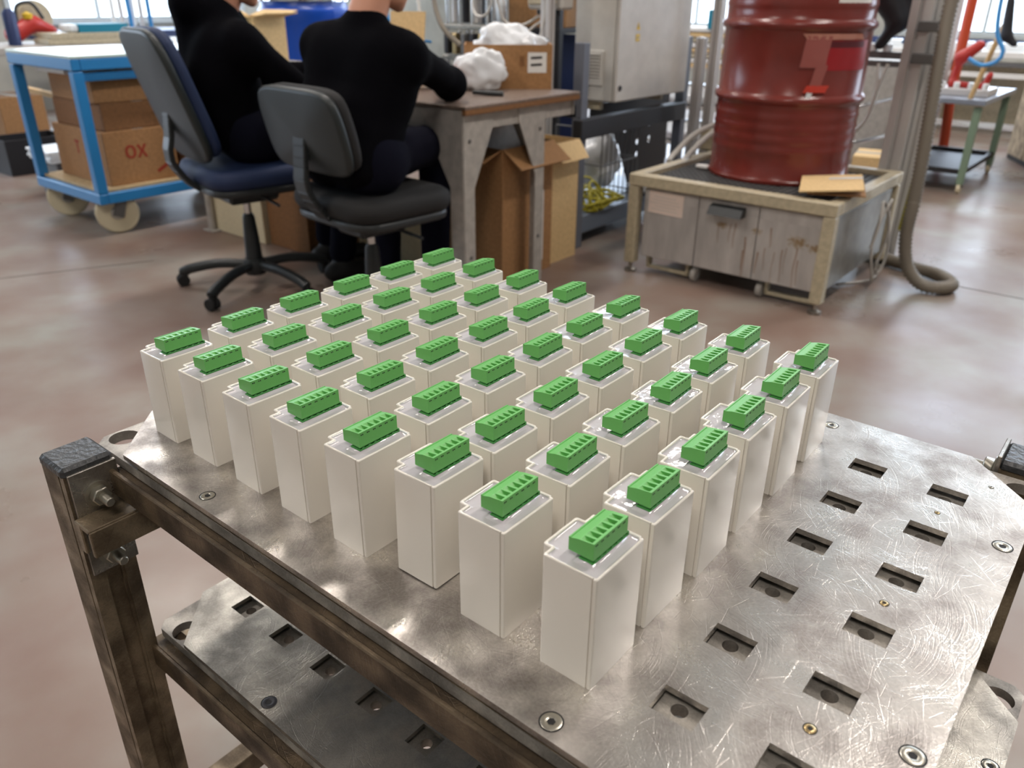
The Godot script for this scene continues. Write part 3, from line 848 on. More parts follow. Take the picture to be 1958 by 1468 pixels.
# ------------------------------------------------------------------ chairs and people
func office_chair(label: String, hub: Vector3, facing: float, base_turn: float, back_w: float, back_h: float, back_y: float, back_d: float, tilt: float, seat_y: float, seat_m: Material, pad_m: Material) -> void:
	var t := thing("office_chair", label, "office chair", hub, facing)   # faces its own -z
	var sp := rounded([Vector2(-0.225, -0.21), Vector2(0.225, -0.21), Vector2(0.23, 0.2), Vector2(-0.23, 0.2)], [0.11], 5)
	part(t, "seat", cushion(mb(), sp, 0.075, 0.035, Transform3D(FLOORWARD, Vector3(0, seat_y - 0.04, -0.02)), 0.008), seat_m)
	part(t, "seat_shell", cushion(mb(), rounded([Vector2(-0.215, -0.2), Vector2(0.215, -0.2), Vector2(0.22, 0.19), Vector2(-0.22, 0.19)], [0.11], 5), 0.03, 0.012, Transform3D(FLOORWARD, Vector3(0, seat_y - 0.088, -0.02))), M.black_plastic)
	var bp := rounded([Vector2(-back_w * 0.5, -back_h * 0.42), Vector2(-back_w * 0.3, -back_h * 0.5), Vector2(back_w * 0.3, -back_h * 0.5), Vector2(back_w * 0.5, -back_h * 0.42), Vector2(back_w * 0.5, back_h * 0.3), Vector2(back_w * 0.4, back_h * 0.5), Vector2(-back_w * 0.4, back_h * 0.5), Vector2(-back_w * 0.5, back_h * 0.3)], [0.09], 4)
	var bx := Transform3D(Basis(Vector3.RIGHT, tilt), Vector3(0, back_y, back_d))
	part(t, "backrest_shell", cushion(mb(), bp, 0.03, 0.014, bx.translated_local(Vector3(0, 0, 0.022)), 0.012), M.chair_back)
	var ip := PackedVector2Array()
	for p in bp: ip.append(p * 0.965)
	part(t, "backrest_pad", cushion(mb(), ip, 0.045, 0.022, bx.translated_local(Vector3(0, 0, -0.012)), 0.01), pad_m)
	var low := bx * Vector3(0, -back_h * 0.15, 0.045)
	var arm := curve([low + Vector3(0, 0.06, 0.0), low + Vector3(0, -0.06, 0.012), Vector3(0, seat_y + 0.02, back_d + 0.045), Vector3(0, seat_y - 0.09, back_d - 0.04), Vector3(0, seat_y - 0.125, 0.02)], 0.03)
	var st := mb()
	for i in arm.size() - 1: bar(st, arm[i], arm[i + 1] + (arm[i + 1] - arm[i]) * 0.15, 0.065, 0.02, 0.004)
	part(t, "back_support", st, M.black_plastic)
	part(t, "mechanism", box(mb(), Vector3(0, seat_y - 0.13, -0.01), Vector3(0.15, 0.055, 0.2), 0.012), M.black_plastic)
	part(t, "lever", cyl(mb(), Vector3(0.05, seat_y - 0.13, -0.03), Vector3(0.24, seat_y - 0.14, -0.03), 0.006, 8), M.black_plastic)
	part(t, "gas_spring", cyl(mb(), Vector3(0, 0.24, 0), Vector3(0, seat_y - 0.13, 0), 0.014, 14), M.chrome)
	part(t, "column", lathe(mb(), [Vector2(0, 0.09), Vector2(0.034, 0.09), Vector2(0.03, 0.2), Vector2(0.024, 0.285), Vector2(0.018, 0.3), Vector2(0, 0.3)], 18), M.black_plastic)
	part(t, "hub", lathe(mb(), [Vector2(0, 0.055), Vector2(0.04, 0.055), Vector2(0.05, 0.08), Vector2(0.042, 0.115), Vector2(0, 0.12)], 20), M.black_plastic)
	for i in 5:
		var a := base_turn + TAU * i / 5
		var d := Vector3(cos(a), 0, -sin(a))
		part(t, "base_leg", tube(mb(), curve([d * 0.03 + Vector3(0, 0.092, 0), d * 0.15 + Vector3(0, 0.094, 0), d * 0.27 + Vector3(0, 0.07, 0), d * 0.3 + Vector3(0, 0.055, 0)], 0.04), 0.02, 8), M.black_plastic)
		var cs := mb()
		var w := d.rotated(Vector3.UP, 0.6 + i); var ax := Vector3.UP.cross(w)
		for q in [-1, 1]: cyl(cs, d * 0.3 + ax * (0.006 * q) + Vector3(0, 0.025, 0), d * 0.3 + ax * (0.022 * q) + Vector3(0, 0.025, 0), 0.025, 14, 0.004)
		cyl(cs, d * 0.3 + Vector3(0, 0.03, 0), d * 0.3 + Vector3(0, 0.062, 0), 0.012, 10)
		part(t, "caster", cs, M.black_rubber)

func hand_prims(w: Vector3, dir: Vector3, palm: Vector3, side: float) -> Array:   # w: wrist; dir: towards the fingers; palm: the way the palm faces
	var d := dir.normalized(); var n := palm.normalized(); var x := d.cross(n).normalized() * side
	var o := [[w, w + d * 0.03, 0.026, 0.026]]
	for i in 4:
		var b: Vector3 = w + d * 0.085 + x * (0.028 - 0.019 * i)
		o.append([w + d * 0.02 + x * (0.016 - 0.011 * i), b, 0.015, 0.0125])
	return o

func finger_prims(w: Vector3, dir: Vector3, palm: Vector3, side: float, curl: float) -> Array:
	var d := dir.normalized(); var n := palm.normalized(); var x := d.cross(n).normalized() * side
	var o := []
	var len := [0.038, 0.044, 0.041, 0.032]
	for i in 4:
		var b: Vector3 = w + d * 0.085 + x * (0.028 - 0.019 * i)
		var a := curl * (1.0 + 0.12 * i); var c := b
		for j in 3:
			var e: Vector3 = c + (d * cos(a) + n * sin(a)) * len[i] * [1.0, 0.68, 0.5][j]
			o.append([c, e, 0.0096 - j * 0.0009, 0.0088 - j * 0.0009]); c = e; a += curl * 0.9
	var tb: Vector3 = w + d * 0.025 + x * 0.026
	var t1: Vector3 = tb + (d * 0.7 + x * 0.75 + n * 0.3).normalized() * 0.036
	var t2: Vector3 = t1 + (d * 0.95 + n * 0.4 + x * 0.1).normalized() * 0.03
	o.append([tb, t1, 0.014, 0.011]); o.append([t1, t2, 0.0108, 0.0085])
	return o

func person(label: String, J: Dictionary, hood: bool) -> void:
	var t := thing("person", label, "person")
	var f: Vector3 = J.face.normalized(); var up := Vector3.UP
	var rt := f.cross(up).normalized(); var hu := rt.cross(f).normalized()
	var hc: Vector3 = J.head
	# skin: head, neck, trunk, limbs in one surface; finer grids for head and hands
	var b := mb()
	var core := [[J.neck - Vector3(0, 0.03, 0), hc - hu * 0.06 - f * 0.015, 0.056, 0.052], [J.chest, J.neck - Vector3(0, 0.06, 0), 0.06, 0.04], [J.pelvis, J.chest, 0.07, 0.065],
		[J.sl, J.neck - Vector3(0, 0.08, 0), 0.03, 0.03], [J.sr, J.neck - Vector3(0, 0.08, 0), 0.03, 0.03]]
	for q in ["l", "r"]:
		core.append([J["s" + q], J["e" + q], 0.034, 0.03]); core.append([J["e" + q], J["w" + q], 0.03, 0.023])
		core.append([J["h" + q], J["k" + q], 0.06, 0.045]); core.append([J["k" + q], J["a" + q], 0.042, 0.034])
		core.append([J.pelvis, J["h" + q], 0.07, 0.065])
	nets(b, core, 0.014, 0.02)
	var head := [[hc + hu * 0.03 - f * 0.022, hc + hu * 0.032 + f * 0.02, 0.08, 0.074], [hc + hu * 0.0 + f * 0.02, hc - hu * 0.075 + f * 0.045, 0.066, 0.042], [hc - hu * 0.098 + f * 0.062, hc - hu * 0.1 + f * 0.066, 0.022, 0.02],
		[hc + hu * 0.022 + f * 0.088, hc - hu * 0.018 + f * 0.104, 0.006, 0.010], [hc - hu * 0.024 + f * 0.094 - rt * 0.011, hc - hu * 0.024 + f * 0.094 + rt * 0.011, 0.007, 0.007],
		[hc - hu * 0.054 + f * 0.082 - rt * 0.018, hc - hu * 0.054 + f * 0.082 + rt * 0.018, 0.006, 0.006], [hc - hu * 0.064 + f * 0.08 - rt * 0.014, hc - hu * 0.064 + f * 0.08 + rt * 0.014, 0.006, 0.006],
		[hc + hu * 0.036 + f * 0.08 - rt * 0.042, hc + hu * 0.036 + f * 0.08 + rt * 0.042, 0.008, 0.008], [hc - hu * 0.022 + f * 0.05 - rt * 0.034, hc - hu * 0.022 + f * 0.05 + rt * 0.034, 0.028, 0.028],
		[J.neck + Vector3(0, 0.0, 0), hc - hu * 0.04 - f * 0.015, 0.056, 0.055]]
	for q in [-1.0, 1.0]:
		head.append([hc + rt * 0.082 * q - hu * 0.03 - f * 0.005, hc + rt * 0.088 * q + hu * 0.022 - f * 0.016, 0.01, 0.013])
	nets(b, head, 0.006, 0.010)
	for q in ["l", "r"]:
		var sd := 1.0 if q == "r" else -1.0
		var w: Vector3 = J["w" + q]; var d: Vector3 = J["d" + q]; var pn: Vector3 = J["p" + q]
		var hp := hand_prims(w, d, pn, -sd); hp.append([w - (w - J["e" + q]).normalized() * 0.06, w, 0.024, 0.025])
		hp.append_array(finger_prims(w, d, pn, -sd, 0.45))
		nets(b, hp, 0.0045, 0.006)
	part(t, "body", b, M.skin)
	for q in [-1.0, 1.0]:
		var ec: Vector3 = hc + hu * 0.014 + f * 0.073 + rt * 0.031 * q
		var ey := part(t, "eye", nets(mb(), [[ec - rt * 0.005, ec + rt * 0.005, 0.0098, 0.0098]], 0.004, 0.004), M.white_sheet)
		part(ey, "iris", nets(mb(), [[ec + f * 0.0065, ec + f * 0.0075, 0.0048, 0.0048]], 0.0022, 0.002), M.hair)
		part(t, "eyebrow", nets(mb(), [[ec + hu * 0.021 + f * 0.0085 - rt * 0.014 * q, ec + hu * 0.0195 + f * 0.003 + rt * 0.016 * q, 0.0032, 0.0028]], 0.0025, 0.002), M.hair)
	part(t, "lips", nets(mb(), [[hc - hu * 0.058 + f * 0.087 - rt * 0.017, hc - hu * 0.058 + f * 0.087 + rt * 0.017, 0.0045, 0.0045]], 0.0025, 0.002), plain("lips", c8(178, 104, 92), 0.45))
	var hr := [[hc + hu * 0.05 - f * 0.045, hc + hu * 0.068 + f * 0.015, 0.086, 0.062], [hc + hu * 0.0 - f * 0.06, hc - hu * 0.04 - f * 0.055, 0.07, 0.055]]
	part(t, "hair", nets(mb(), hr, 0.01, 0.03), M.hair)
	var sw := mb()
	var wd := (J.sr - J.sl).normalized() as Vector3
	var nk: Vector3 = J.neck; var ch: Vector3 = J.chest; var pv: Vector3 = J.pelvis
	var tp := [[ch - wd * 0.075, ch + wd * 0.075, 0.11, 0.11], [pv - wd * 0.065, ch - wd * 0.075, 0.11, 0.105], [pv + wd * 0.065, ch + wd * 0.075, 0.11, 0.105],
		[J.sl, nk - Vector3(0, 0.045, 0), 0.05, 0.048], [J.sr, nk - Vector3(0, 0.045, 0), 0.05, 0.048], [ch.lerp(nk, 0.45) - wd * 0.1 - J.fwd * 0.012, ch.lerp(nk, 0.45) + wd * 0.1 - J.fwd * 0.012, 0.088, 0.088], [nk - Vector3(0, 0.07, 0), nk + Vector3(0, -0.02, 0), 0.06, 0.055],
		[ch - wd * 0.09, J.sl - Vector3(0, 0.03, 0), 0.085, 0.055], [ch + wd * 0.09, J.sr - Vector3(0, 0.03, 0), 0.085, 0.055]]
	for q in ["l", "r"]:
		tp.append([J["s" + q], J["e" + q], 0.056, 0.048]); tp.append([J["e" + q], J["w" + q] - (J["w" + q] - J["e" + q]).normalized() * 0.015, 0.048, 0.034])
	if hood:
		tp.append([nk - f * 0.09 - rt * 0.06 - Vector3(0, 0.01, 0), nk - f * 0.09 + rt * 0.06 - Vector3(0, 0.01, 0), 0.065, 0.065])
		tp.append([nk - rt * 0.075 + f * 0.0, nk - rt * 0.05 + f * 0.07 - Vector3(0, 0.05, 0), 0.04, 0.03]); tp.append([nk + rt * 0.075, nk + rt * 0.05 + f * 0.07 - Vector3(0, 0.05, 0), 0.04, 0.03])
		tp.append([nk - f * 0.1 - Vector3(0, 0.12, 0), nk - f * 0.1 - Vector3(0, 0.03, 0), 0.06, 0.07])
	for i in 7:   # soft folds
		var y := i / 7.0
		var p: Vector3 = pv.lerp(ch, y) - J.fwd * 0.085
		tp.append([p - wd * (0.12 + 0.02 * sin(i * 2.0)), p + wd * (0.1 + 0.03 * cos(i * 3.0)) + Vector3(0, 0.035 * (i % 2) - 0.015, 0), 0.03, 0.027])
	nets(sw, tp, 0.014, 0.05)
	part(t, "hooded_sweatshirt" if hood else "sweatshirt", sw, M.black_knit)
	var tr := []
	tr.append([J.hl, J.hr, 0.115, 0.115])
	for q in ["l", "r"]:
		tr.append([J["h" + q], J["k" + q], 0.088, 0.066]); tr.append([J["k" + q], J["a" + q] + Vector3(0, 0.03, 0), 0.064, 0.054])
	part(t, "trousers", nets(mb(), tr, 0.016, 0.04), M.navy_jeans)
	for q in ["l", "r"]:
		var a: Vector3 = J["a" + q]; var g := Vector3(a.x, 0.04, a.z)
		part(t, "shoe", nets(mb(), [[g + Vector3(0, 0.0, 0) - J.fwd * 0.05, g + J.fwd * 0.05, 0.037, 0.037], [g + J.fwd * 0.05, g + J.fwd * 0.16 - Vector3(0, 0.006, 0), 0.038, 0.032], [g, a + Vector3(0, 0.02, 0), 0.036, 0.042]], 0.011, 0.03), M.shoe)

func people_and_chairs() -> void:
	office_chair("low-backed dark office chair at the bench, under the person in front", Vector3(-2.09, 0, -1.79), -0.08, 0.5, 0.43, 0.265, 0.705, 0.20, 0.24, 0.50, M.black_rubber, M.black_rubber)
	office_chair("high-backed office chair with blue pad, beside the blue cart", Vector3(-2.78, 0, -1.76), -0.2, 0.28, 0.42, 0.47, 0.755, 0.215, 0.30, 0.51, M.chair_blue, M.chair_blue)
	person("person in black sweatshirt and dark trousers seated at bench, seen from behind, reaching right", {
		"fwd": Vector3(0, 0, -1), "face": Vector3(0.35, -0.35, -0.85), "head": Vector3(-2.07, 1.165, -1.92), "neck": Vector3(-2.10, 1.02, -1.84), "chest": Vector3(-2.10, 0.81, -1.80), "pelvis": Vector3(-2.08, 0.605, -1.72),
		"sl": Vector3(-2.28, 0.93, -1.80), "sr": Vector3(-1.93, 0.915, -1.84), "el": Vector3(-2.44, 0.80, -2.08), "er": Vector3(-2.045, 0.80, -2.16), "wl": Vector3(-2.44, 0.78, -2.36), "wr": Vector3(-2.33, 0.832, -2.40),
		"dl": Vector3(0.5, -0.1, -0.7), "dr": Vector3(0.75, -0.3, 0.25), "pl": Vector3(0, -1, 0), "pr": Vector3(-0.2, -1, -0.3),
		"hl": Vector3(-2.19, 0.60, -1.74), "hr": Vector3(-2.0, 0.60, -1.74), "kl": Vector3(-2.38, 0.585, -2.14), "kr": Vector3(-2.14, 0.59, -2.17), "al": Vector3(-2.36, 0.09, -2.1), "ar": Vector3(-2.11, 0.09, -2.12)}, false)
	var f := Vector3(0.3, 0, -0.954); var r := Vector3(0.954, 0, 0.3); var o := Vector3(-2.80, 0, -1.78)
	var g := func(a: float, y: float, b: float) -> Vector3: return o + r * a + f * b + Vector3(0, y, 0)
	person("person in black hooded top on the high-backed chair, leaning over the bench", {
		"fwd": f, "face": Vector3(0.75, -0.35, -0.75), "head": g.call(0.03, 1.17, 0.07), "neck": g.call(0.0, 1.03, -0.01), "chest": g.call(0.0, 0.82, -0.045), "pelvis": g.call(0, 0.61, 0.02),
		"sl": g.call(-0.19, 0.95, 0.0), "sr": g.call(0.2, 0.93, 0.0), "el": g.call(-0.28, 0.78, 0.24), "er": g.call(0.28, 0.72, 0.22), "wl": g.call(-0.16, 0.80, 0.47), "wr": g.call(0.08, 0.80, 0.46),
		"dl": Vector3(0.6, -0.2, -0.7), "dr": Vector3(-0.1, -0.2, -1), "pl": Vector3(0, -1, 0), "pr": Vector3(0, -1, 0),
		"hl": g.call(-0.1, 0.605, 0.02), "hr": g.call(0.1, 0.605, 0.02), "kl": g.call(-0.13, 0.585, 0.4), "kr": g.call(0.14, 0.585, 0.4), "al": g.call(-0.12, 0.09, 0.36), "ar": g.call(0.14, 0.09, 0.32)}, true)

# ------------------------------------------------------------------ workbench and what is on and under it
func carton(called: String, label: String, at: Vector3, turn: float, size: Vector3, m: Material, open := false, flaps := [0.9, 1.2, 0.7, 1.1], group := "") -> Node3D:   # at: centre of its base
	var t := thing(called, label, "cardboard box", at, turn, group)
	var h := size / 2
	if open:
		var s := mb(); var k := 0.004
		for x in [-1, 1]: box(s, Vector3(x * (h.x - k / 2), h.y, 0), Vector3(k, size.y, size.z))
		for z in [-1, 1]: box(s, Vector3(0, h.y, z * (h.z - k / 2)), Vector3(size.x - 2 * k, size.y, k))
		box(s, Vector3(0, k / 2, 0), Vector3(size.x - 2 * k, k, size.z - 2 * k))
		part(t, "body", s, m)
		for i in 4:   # a flap turned outwards by its angle on each side
			if flaps[i] < 0: continue
			var along := size.x if i % 2 == 0 else size.z; var deep := minf(size.z, size.x) * 0.48
			var q := Basis(Vector3.UP, i * PI / 2)
			var edge := q * Vector3(0, 0, h.z if i % 2 == 0 else h.x) + Vector3(0, size.y, 0)
			var b := q * Basis(Vector3.RIGHT, flaps[i])
			part(t, "flap", box(mb(), edge + b * Vector3(0, deep / 2, 0), Vector3(along - 0.006, deep, 0.004), 0.0, b), m)
	else:
		part(t, "body", box(mb(), Vector3(0, h.y, 0), size, 0.003), m)
		part(t, "flap_seam", box(mb(), Vector3(0, size.y, 0), Vector3(size.x - 0.01, 0.0012, 0.004)), M.cardboard_dark)
		part(t, "packing_tape", box(mb(), Vector3(0, size.y + 0.0004, 0), Vector3(size.x * 0.998, 0.0012, 0.05)), M.hose_clear)
	return t

func words(parent: Node, called: String, text: String, height: float, at: Vector3, basis: Basis, m: Material, depth := 0.0006) -> void:
	var tm := TextMesh.new(); tm.text = text; tm.font_size = 64; tm.pixel_size = height / 64.0; tm.depth = depth
	var f := SystemFont.new(); f.font_names = PackedStringArray(["Droid Sans"]); f.font_weight = 700
	tm.font = f
	var mi := MeshInstance3D.new(); mi.name = called; mi.mesh = tm; mi.material_override = m
	mi.transform = Transform3D(basis, at); parent.add_child(mi, true)

func workbench() -> void:
	var t := thing("workbench", "grey steel workbench with worn brown top edge and gusseted legs", "workbench")
	var x0 := -3.74; var x1 := -1.91; var z0 := -2.765; var z1 := -2.09; var y := 0.74
	part(t, "top", box(mb(), Vector3((x0 + x1) / 2, y - 0.006, (z0 + z1) / 2), Vector3(x1 - x0, 0.012, z1 - z0), 0.002), M.bench_top)
	var ed := mb()
	box(ed, Vector3(x1 - 0.01, y - 0.021, (z0 + z1) / 2), Vector3(0.02, 0.018, z1 - z0), 0.002)
	part(t, "edge_board", ed, M.cardboard_dark)
	var ap := mb()
	box(ap, Vector3((x0 + x1) / 2, y - 0.05, z1 - 0.012), Vector3(x1 - x0 - 0.04, 0.075, 0.005), 0.001)
	box(ap, Vector3((x0 + x1) / 2, y - 0.05, z0 + 0.012), Vector3(x1 - x0 - 0.04, 0.075, 0.005), 0.001)
	box(ap, Vector3(x1 - 0.03, y - 0.05, (z0 + z1) / 2), Vector3(0.005, 0.075, z1 - z0 - 0.04), 0.001)
	box(ap, Vector3(x0 + 0.03, y - 0.05, (z0 + z1) / 2), Vector3(0.005, 0.075, z1 - z0 - 0.04), 0.001)
	part(t, "apron", ap, M.bench_grey)
	for c in [[x1 - 0.025, z1 - 0.01, -1.0, -1.0], [x1 - 0.025, z0 + 0.2, -1.0, 1.0], [-3.0, z0 + 0.03, 1.0, 1.0]]:
		var s := mb()
		var hh := y - 0.015
		var pa := PackedVector2Array([Vector2(0, 0), Vector2(0.062, 0), Vector2(0.062, hh - 0.27), Vector2(0.18, hh - 0.06), Vector2(0.18, hh), Vector2(0, hh)])
		var pb := PackedVector2Array([Vector2(0, 0), Vector2(0.055, 0), Vector2(0.055, hh - 0.27), Vector2(0.16, hh - 0.06), Vector2(0.16, hh), Vector2(0, hh)])
		var bx := Transform3D(Basis(Vector3(c[2], 0, 0), Vector3.UP, Vector3(0, 0, c[2])), Vector3(c[0], 0, c[1]))
		extrude(s, pa, -0.003, 0.003, bx)
		var bz := Transform3D(Basis(Vector3(0, 0, c[3]), Vector3.UP, Vector3(-c[3], 0, 0)), Vector3(c[0], 0, c[1]))
		extrude(s, pb, -0.003, 0.003, bz)
		var l := part(t, "leg", s, M.bench_grey)
		for h in [0.2, 0.62]: part(l, "rivet", cyl(mb(), Vector3(c[0], h, c[1] + c[3] * 0.03), Vector3(c[0] + 0.006, h, c[1] + c[3] * 0.03), 0.007, 10), M.machine_grey)
	part(t, "leg", tube(mb(), [Vector3(-3.673, 0.0, -2.115), Vector3(-3.673, y - 0.015, -2.115)], 0.019, 12), M.bench_grey)
	part(t, "leg_foot", box(mb(), Vector3(-3.673, 0.004, -2.115), Vector3(0.09, 0.008, 0.06), 0.002), M.bench_grey)
	# under the bench
	carton("tall_carton", "tall brown open carton standing on the floor under the bench's right end", Vector3(-2.14, 0, -2.58), 0.0, Vector3(0.24, 0.545, 0.33), M.cardboard, true, [1.9, 2.2, -1, -0.1 - 1])
	var tp := one("packing_tape_strip", box(mb(), Vector3(-2.0185, 0.2, -2.66), Vector3(0.001, 0.3, 0.05)), M.white_sheet, "strip of red and white tape down the tall brown carton's side", "tape")
	for k in 6: part(tp, "red_mark", box(mb(), Vector3(-2.0177, 0.08 + 0.046 * k, -2.66), Vector3(0.001, 0.022, 0.03)), M.red)
	carton("open_carton", "open brown carton with pale flap hanging out, behind the tall carton", Vector3(-2.14, 0, -2.87), 0.0, Vector3(0.19, 0.52, 0.2), M.cardboard_pale, true, [-1, 2.5, -1, -1])
	carton("pale_carton", "pale low carton on the floor behind the thin bench leg", Vector3(-3.48, 0, -2.335), 0.0, Vector3(0.44, 0.27, 0.4), M.carton_cream)
	carton("brown_carton", "brown carton on the floor beside the pale low carton", Vector3(-3.1, 0, -2.36), 0.0, Vector3(0.3, 0.3, 0.4), M.cardboard_dark)
	carton("beige_carton", "beige carton on the floor behind the seated people's legs", Vector3(-2.62, 0, -2.52), 0.05, Vector3(0.46, 0.3, 0.3), M.carton_cream)
	var sh := thing("under_shelf", "grey steel shelf hung below the bench top", "shelf")
	part(sh, "shelf_board", box(mb(), Vector3(-2.62, 0.50, -2.6), Vector3(0.95, 0.015, 0.34), 0.002), M.bench_grey)
	for x in [-3.08, -2.16]: part(sh, "hanger", box(mb(), Vector3(x, 0.605, -2.6), Vector3(0.004, 0.205, 0.3)), M.bench_grey)
	var tr := thing("parts_tray", "pale green shallow plastic tray on the shelf under the bench", "tray", Vector3(-2.28, 0.508, -2.6))
	part(tr, "body", open_box(Vector3(0.2, 0.07, 0.26), 0.006), plain("pale_green", c8(178, 200, 180), 0.4))
	var bk := thing("red_binder", "red and grey box file lying on the shelf under the bench", "box file", Vector3(-2.58, 0.508, -2.6))
	part(bk, "cover", box(mb(), Vector3(0, 0.05, 0), Vector3(0.16, 0.1, 0.24), 0.004), M.machine_grey)
	part(bk, "spine", box(mb(), Vector3(0, 0.085, 0.1205), Vector3(0.14, 0.025, 0.002)), M.red)
	one("folded_paper", box(mb(), Vector3(-2.82, 0.522, -2.58), Vector3(0.2, 0.028, 0.2), 0.003), M.cardboard_pale, "folded pale paper on the shelf under the bench", "paper")
	# on the bench
	var fb := thing("flap_carton", "small pale carton with its lid raised, on the bench behind the arm", "cardboard box", Vector3(-2.87, y, -2.70), 0.12)
	part(fb, "body", open_box(Vector3(0.2, 0.125, 0.12), 0.004), M.cardboard_pale)
	part(fb, "lid", box(mb(), Vector3(0.0, 0.125 + 0.07, -0.065), Vector3(0.2, 0.155, 0.005), 0.0, Basis(Vector3.RIGHT, -0.15)), M.cardboard_pale)
	part(fb, "label", box(mb(), Vector3(0.01, 0.07, 0.0605), Vector3(0.14, 0.07, 0.001)), M.white_sheet)
	part(fb, "blue_mark", box(mb(), Vector3(0.06, 0.08, 0.0612), Vector3(0.018, 0.022, 0.001)), M.navy)
	var bb := carton("parts_carton", "brown open carton full of white film bags on the bench", Vector3(-2.235, y, -2.705), 0.707, Vector3(0.35, 0.165, 0.2), M.cardboard, true, [-1, -1, -1, -1])
	var lb := part(bb, "label", box(mb(), Vector3(0.115, 0.1, 0.1005), Vector3(0.075, 0.075, 0.001)), M.white_sheet)
	for k in 2: part(lb, "handwriting", box(mb(), Vector3(0.112, 0.118 - 0.026 * k, 0.1012), Vector3(0.045, 0.009, 0.0008), 0.0, Basis(Vector3.BACK, 0.06)), M.ink)
	part(bb, "printed_mark", box(mb(), Vector3(0.055, 0.105, 0.1005), Vector3(0.02, 0.04, 0.0008)), M.cardboard_dark)
	lumpy("film_bag", "heap of shiny white film bags on top of the brown carton", "plastic bags", Vector3(-2.235, y + 0.15, -2.705), 0.707, Vector3(0.14, 0.085, 0.072), 31, 0.32, M.film)
	lumpy("fittings_bag", "clear bag of small white fittings leaning on the brown carton", "plastic bag", Vector3(-2.215, y + 0.075, -2.515), 0.707, Vector3(0.10, 0.08, 0.04), 5, 0.3, M.film)
	carton("back_carton", "brown carton on the rack behind the bench, above the white bags", Vector3(-2.88, 0.928, -3.79), 0.25, Vector3(0.34, 0.2, 0.2), M.cardboard)
	one("tool", tube(mb(), [Vector3(-2.12, 0.752, -2.36), Vector3(-2.02, 0.748, -2.42)], [0.008, 0.011], 8), M.black_plastic, "small black hand tool lying on the bench by the hand", "tool")

func open_box(size: Vector3, k: float) -> SurfaceTool:
	var s := mb(); var h := size / 2
	for x in [-1, 1]: box(s, Vector3(x * (h.x - k / 2), h.y, 0), Vector3(k, size.y, size.z), 0.001)
	for z in [-1, 1]: box(s, Vector3(0, h.y, z * (h.z - k / 2)), Vector3(size.x - 2 * k, size.y, k), 0.001)
	return box(s, Vector3(0, k / 2, 0), Vector3(size.x - 2 * k, k, size.z - 2 * k))

func lumpy(called: String, label: String, category: String, at: Vector3, turn: float, r: Vector3, sd: int, amp: float, m: Material) -> MeshInstance3D:   # crumpled film: an ellipsoid with folds
	var s := mb(); s.set_smooth_group(-1)
	var n := noise(0.9, sd, 3, FastNoiseLite.TYPE_CELLULAR); var w := noise(0.6, sd + 1, 2)
	var A := 40; var B := 22
	var p := func(i: int, j: int) -> Vector3:
		var a := TAU * (i % A) / A; var b := PI * j / B - PI / 2
		var d := Vector3(cos(a) * cos(b), sin(b), sin(a) * cos(b))
		var k := 1.0 + amp * (n.get_noise_3dv(d * 3.0) + 0.5) * 0.7 + amp * w.get_noise_3dv(d * 2.0)
		var q := Vector3(d.x * r.x, d.y * r.y, d.z * r.z) * k
		if q.y < -r.y * 0.9: q.y = -r.y * 0.9
		return q
	s.set_smooth_group(0)
	for i in A:
		for j in B:
			quad(s, p.call(i, j), p.call(i, j + 1), p.call(i + 1, j + 1), p.call(i + 1, j))
	s.set_smooth_group(-1)
	return one(called, s, m, label, category, at, turn)

